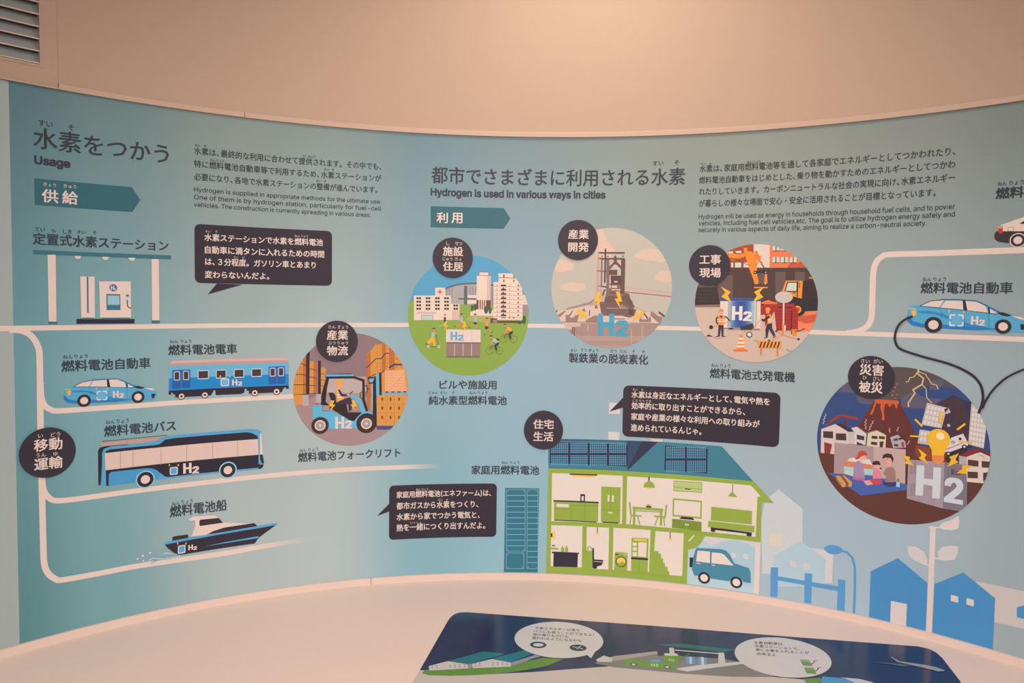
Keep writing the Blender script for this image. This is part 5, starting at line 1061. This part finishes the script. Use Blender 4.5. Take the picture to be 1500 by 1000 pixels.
s.polys('fuel_pump', ['395,388 412,388 412,428 395,426', '424,390 442,390 442,430 424,428', '460,390 476,390 478,432 462,430', '490,392 508,394 510,434 492,432'], (96, 156, 200), **G); s.polys('fuel_pump_face', ['412,388 424,390 424,428 412,428', '476,390 490,392 492,432 478,432'], (216, 206, 200), **G)
t = s.poly('green_tanker', '270,372 355,378 358,424 272,418', (104, 150, 56), **G); s.text('lettering', 'H2', 300, 412, 328, 414, 12, PINK, sub=t, bold=.04, **G); s.rects('tanker_top', [(274, 370, 350, 384)], (206, 200, 190), sub=t, **G); s.lines('hose', ['360,405 390,385 415,372'], 9, (84, 130, 60), sub=t, **G)
c = s.poly('green_car', '45,412 62,404 130,402 180,414 250,418 310,428 350,448 340,459 60,440', (104, 150, 56), **G); s.poly('driver', '190,404 250,402 254,420 205,418', (96, 156, 196), sub=c, **G); s.discs('car_wheel', [(105, 432, 19), (290, 446, 19)], (52, 50, 56), sub=c, **G); s.discs('wheel_hub', [(105, 432, 12), (290, 446, 12)], (206, 196, 190), sub=c, **G); s.text('lettering', 'H2', 203, 441, 240, 444, 15, PINK, sub=c, bold=.05, **G)
def tilted(s, nm, cx, cy, a, b, rot, col, sub=None):
    return s.poly(nm, [(cx + a * math.cos(t) * math.cos(rot) - b * math.sin(t) * math.sin(rot), cy + a * math.cos(t) * math.sin(rot) + b * math.sin(t) * math.cos(rot)) for t in [k * math.pi / 32 for k in range(64)]], col, sub, **G)
s.frame(0, 0, 1)
b1 = tilted(s, 'round_note', 818.6, 939.2, 65, 26.6, .045, (214, 200, 194)); s.poly('note_tail', '858,960 872,956 866,966', (214, 200, 194), sub=b1, **G)
b2 = tilted(s, 'round_note', 1147, 965, 71.5, 28.5, .13, (214, 200, 194))
s.frame(600, 860, 4.167)
for t_, x0, y0, x1, y1 in (('水素エネルギーは車や', 765, 264, 1040, 280, ), ('バスにも使うことができるよ！', 757, 284, 1125, 308), ('他の乗りものにも', 752, 304, 970, 318), ('使われるようになるかも', 748, 325, 1050, 344)): s.text('lettering', t_, x0, y0, x1, y1, 17, (80, 76, 84), sub=b1, bold=.03, **G)
s.ell('thought_cloud', 785, 360, 50, 20, (60, 66, 86), sub=b1, **G); s.ell('car_symbol', 785, 360, 32, 10, (214, 200, 194), sub=b1, **G); s.ell('thought_cloud', 1028, 378, 52, 20, (60, 66, 86), sub=b1, **G); s.lines('plane_symbol', ['995,372 1060,385', '1020,385 1045,368'], 7, (214, 200, 194), sub=b1, **G)
s.frame(900, 860, 3.75)
for t_, x0, y0, x1, y1 in (('水素自動車は', 765, 318, 925, 327), ('水素ステーションで、', 770, 337, 1015, 354), ('車に水素を入れることが', 775, 358, 1070, 376), ('出来るよ', 782, 380, 885, 387)): s.text('lettering', t_, x0, y0, x1, y1, 15, (80, 76, 84), sub=b2, bold=.03, **G)
s.polys('pump_symbol', ['1022,414 1075,418 1088,442 1036,438', '1044,455 1098,459 1110,486 1056,480'], (104, 150, 56), sub=b2, **G); s.polys('pump_top', ['1020,404 1072,408 1075,416 1022,412', '1040,446 1094,450 1098,458 1044,454'], (160, 150, 140), sub=b2, **G); s.lines('pump_hose', ['1080,432 1096,422 1098,412 1114,410', '1102,470 1116,462 1118,452 1134,450'], 5, (80, 74, 80), sub=b2, **G)
s.polys('green_field', ['1040,512 1130,506 1150,530 1060,540'], (104, 140, 54), **G)
s.frame(1150, 860, 4.286)
s.poly('blue_roof', '232,570 352,580 430,606 400,650 220,640', (74, 150, 196), **G); s.poly('pale_yard', '352,576 470,586 560,610 440,640 430,606', (196, 190, 200), **G)
s.frame(1180, 940, 5.556)
p = s.poly('aeroplane', '745,166 790,174 960,198 1060,218 1128,242 1132,250 1080,254 960,224 860,202 752,178', (158, 156, 150), **G); s.poly('tail_fin', '688,134 702,136 772,174 748,178', (158, 156, 150), sub=p, **G); s.poly('wing', '540,178 760,190 860,206 800,216 700,198', (96, 100, 118), sub=p, **G)
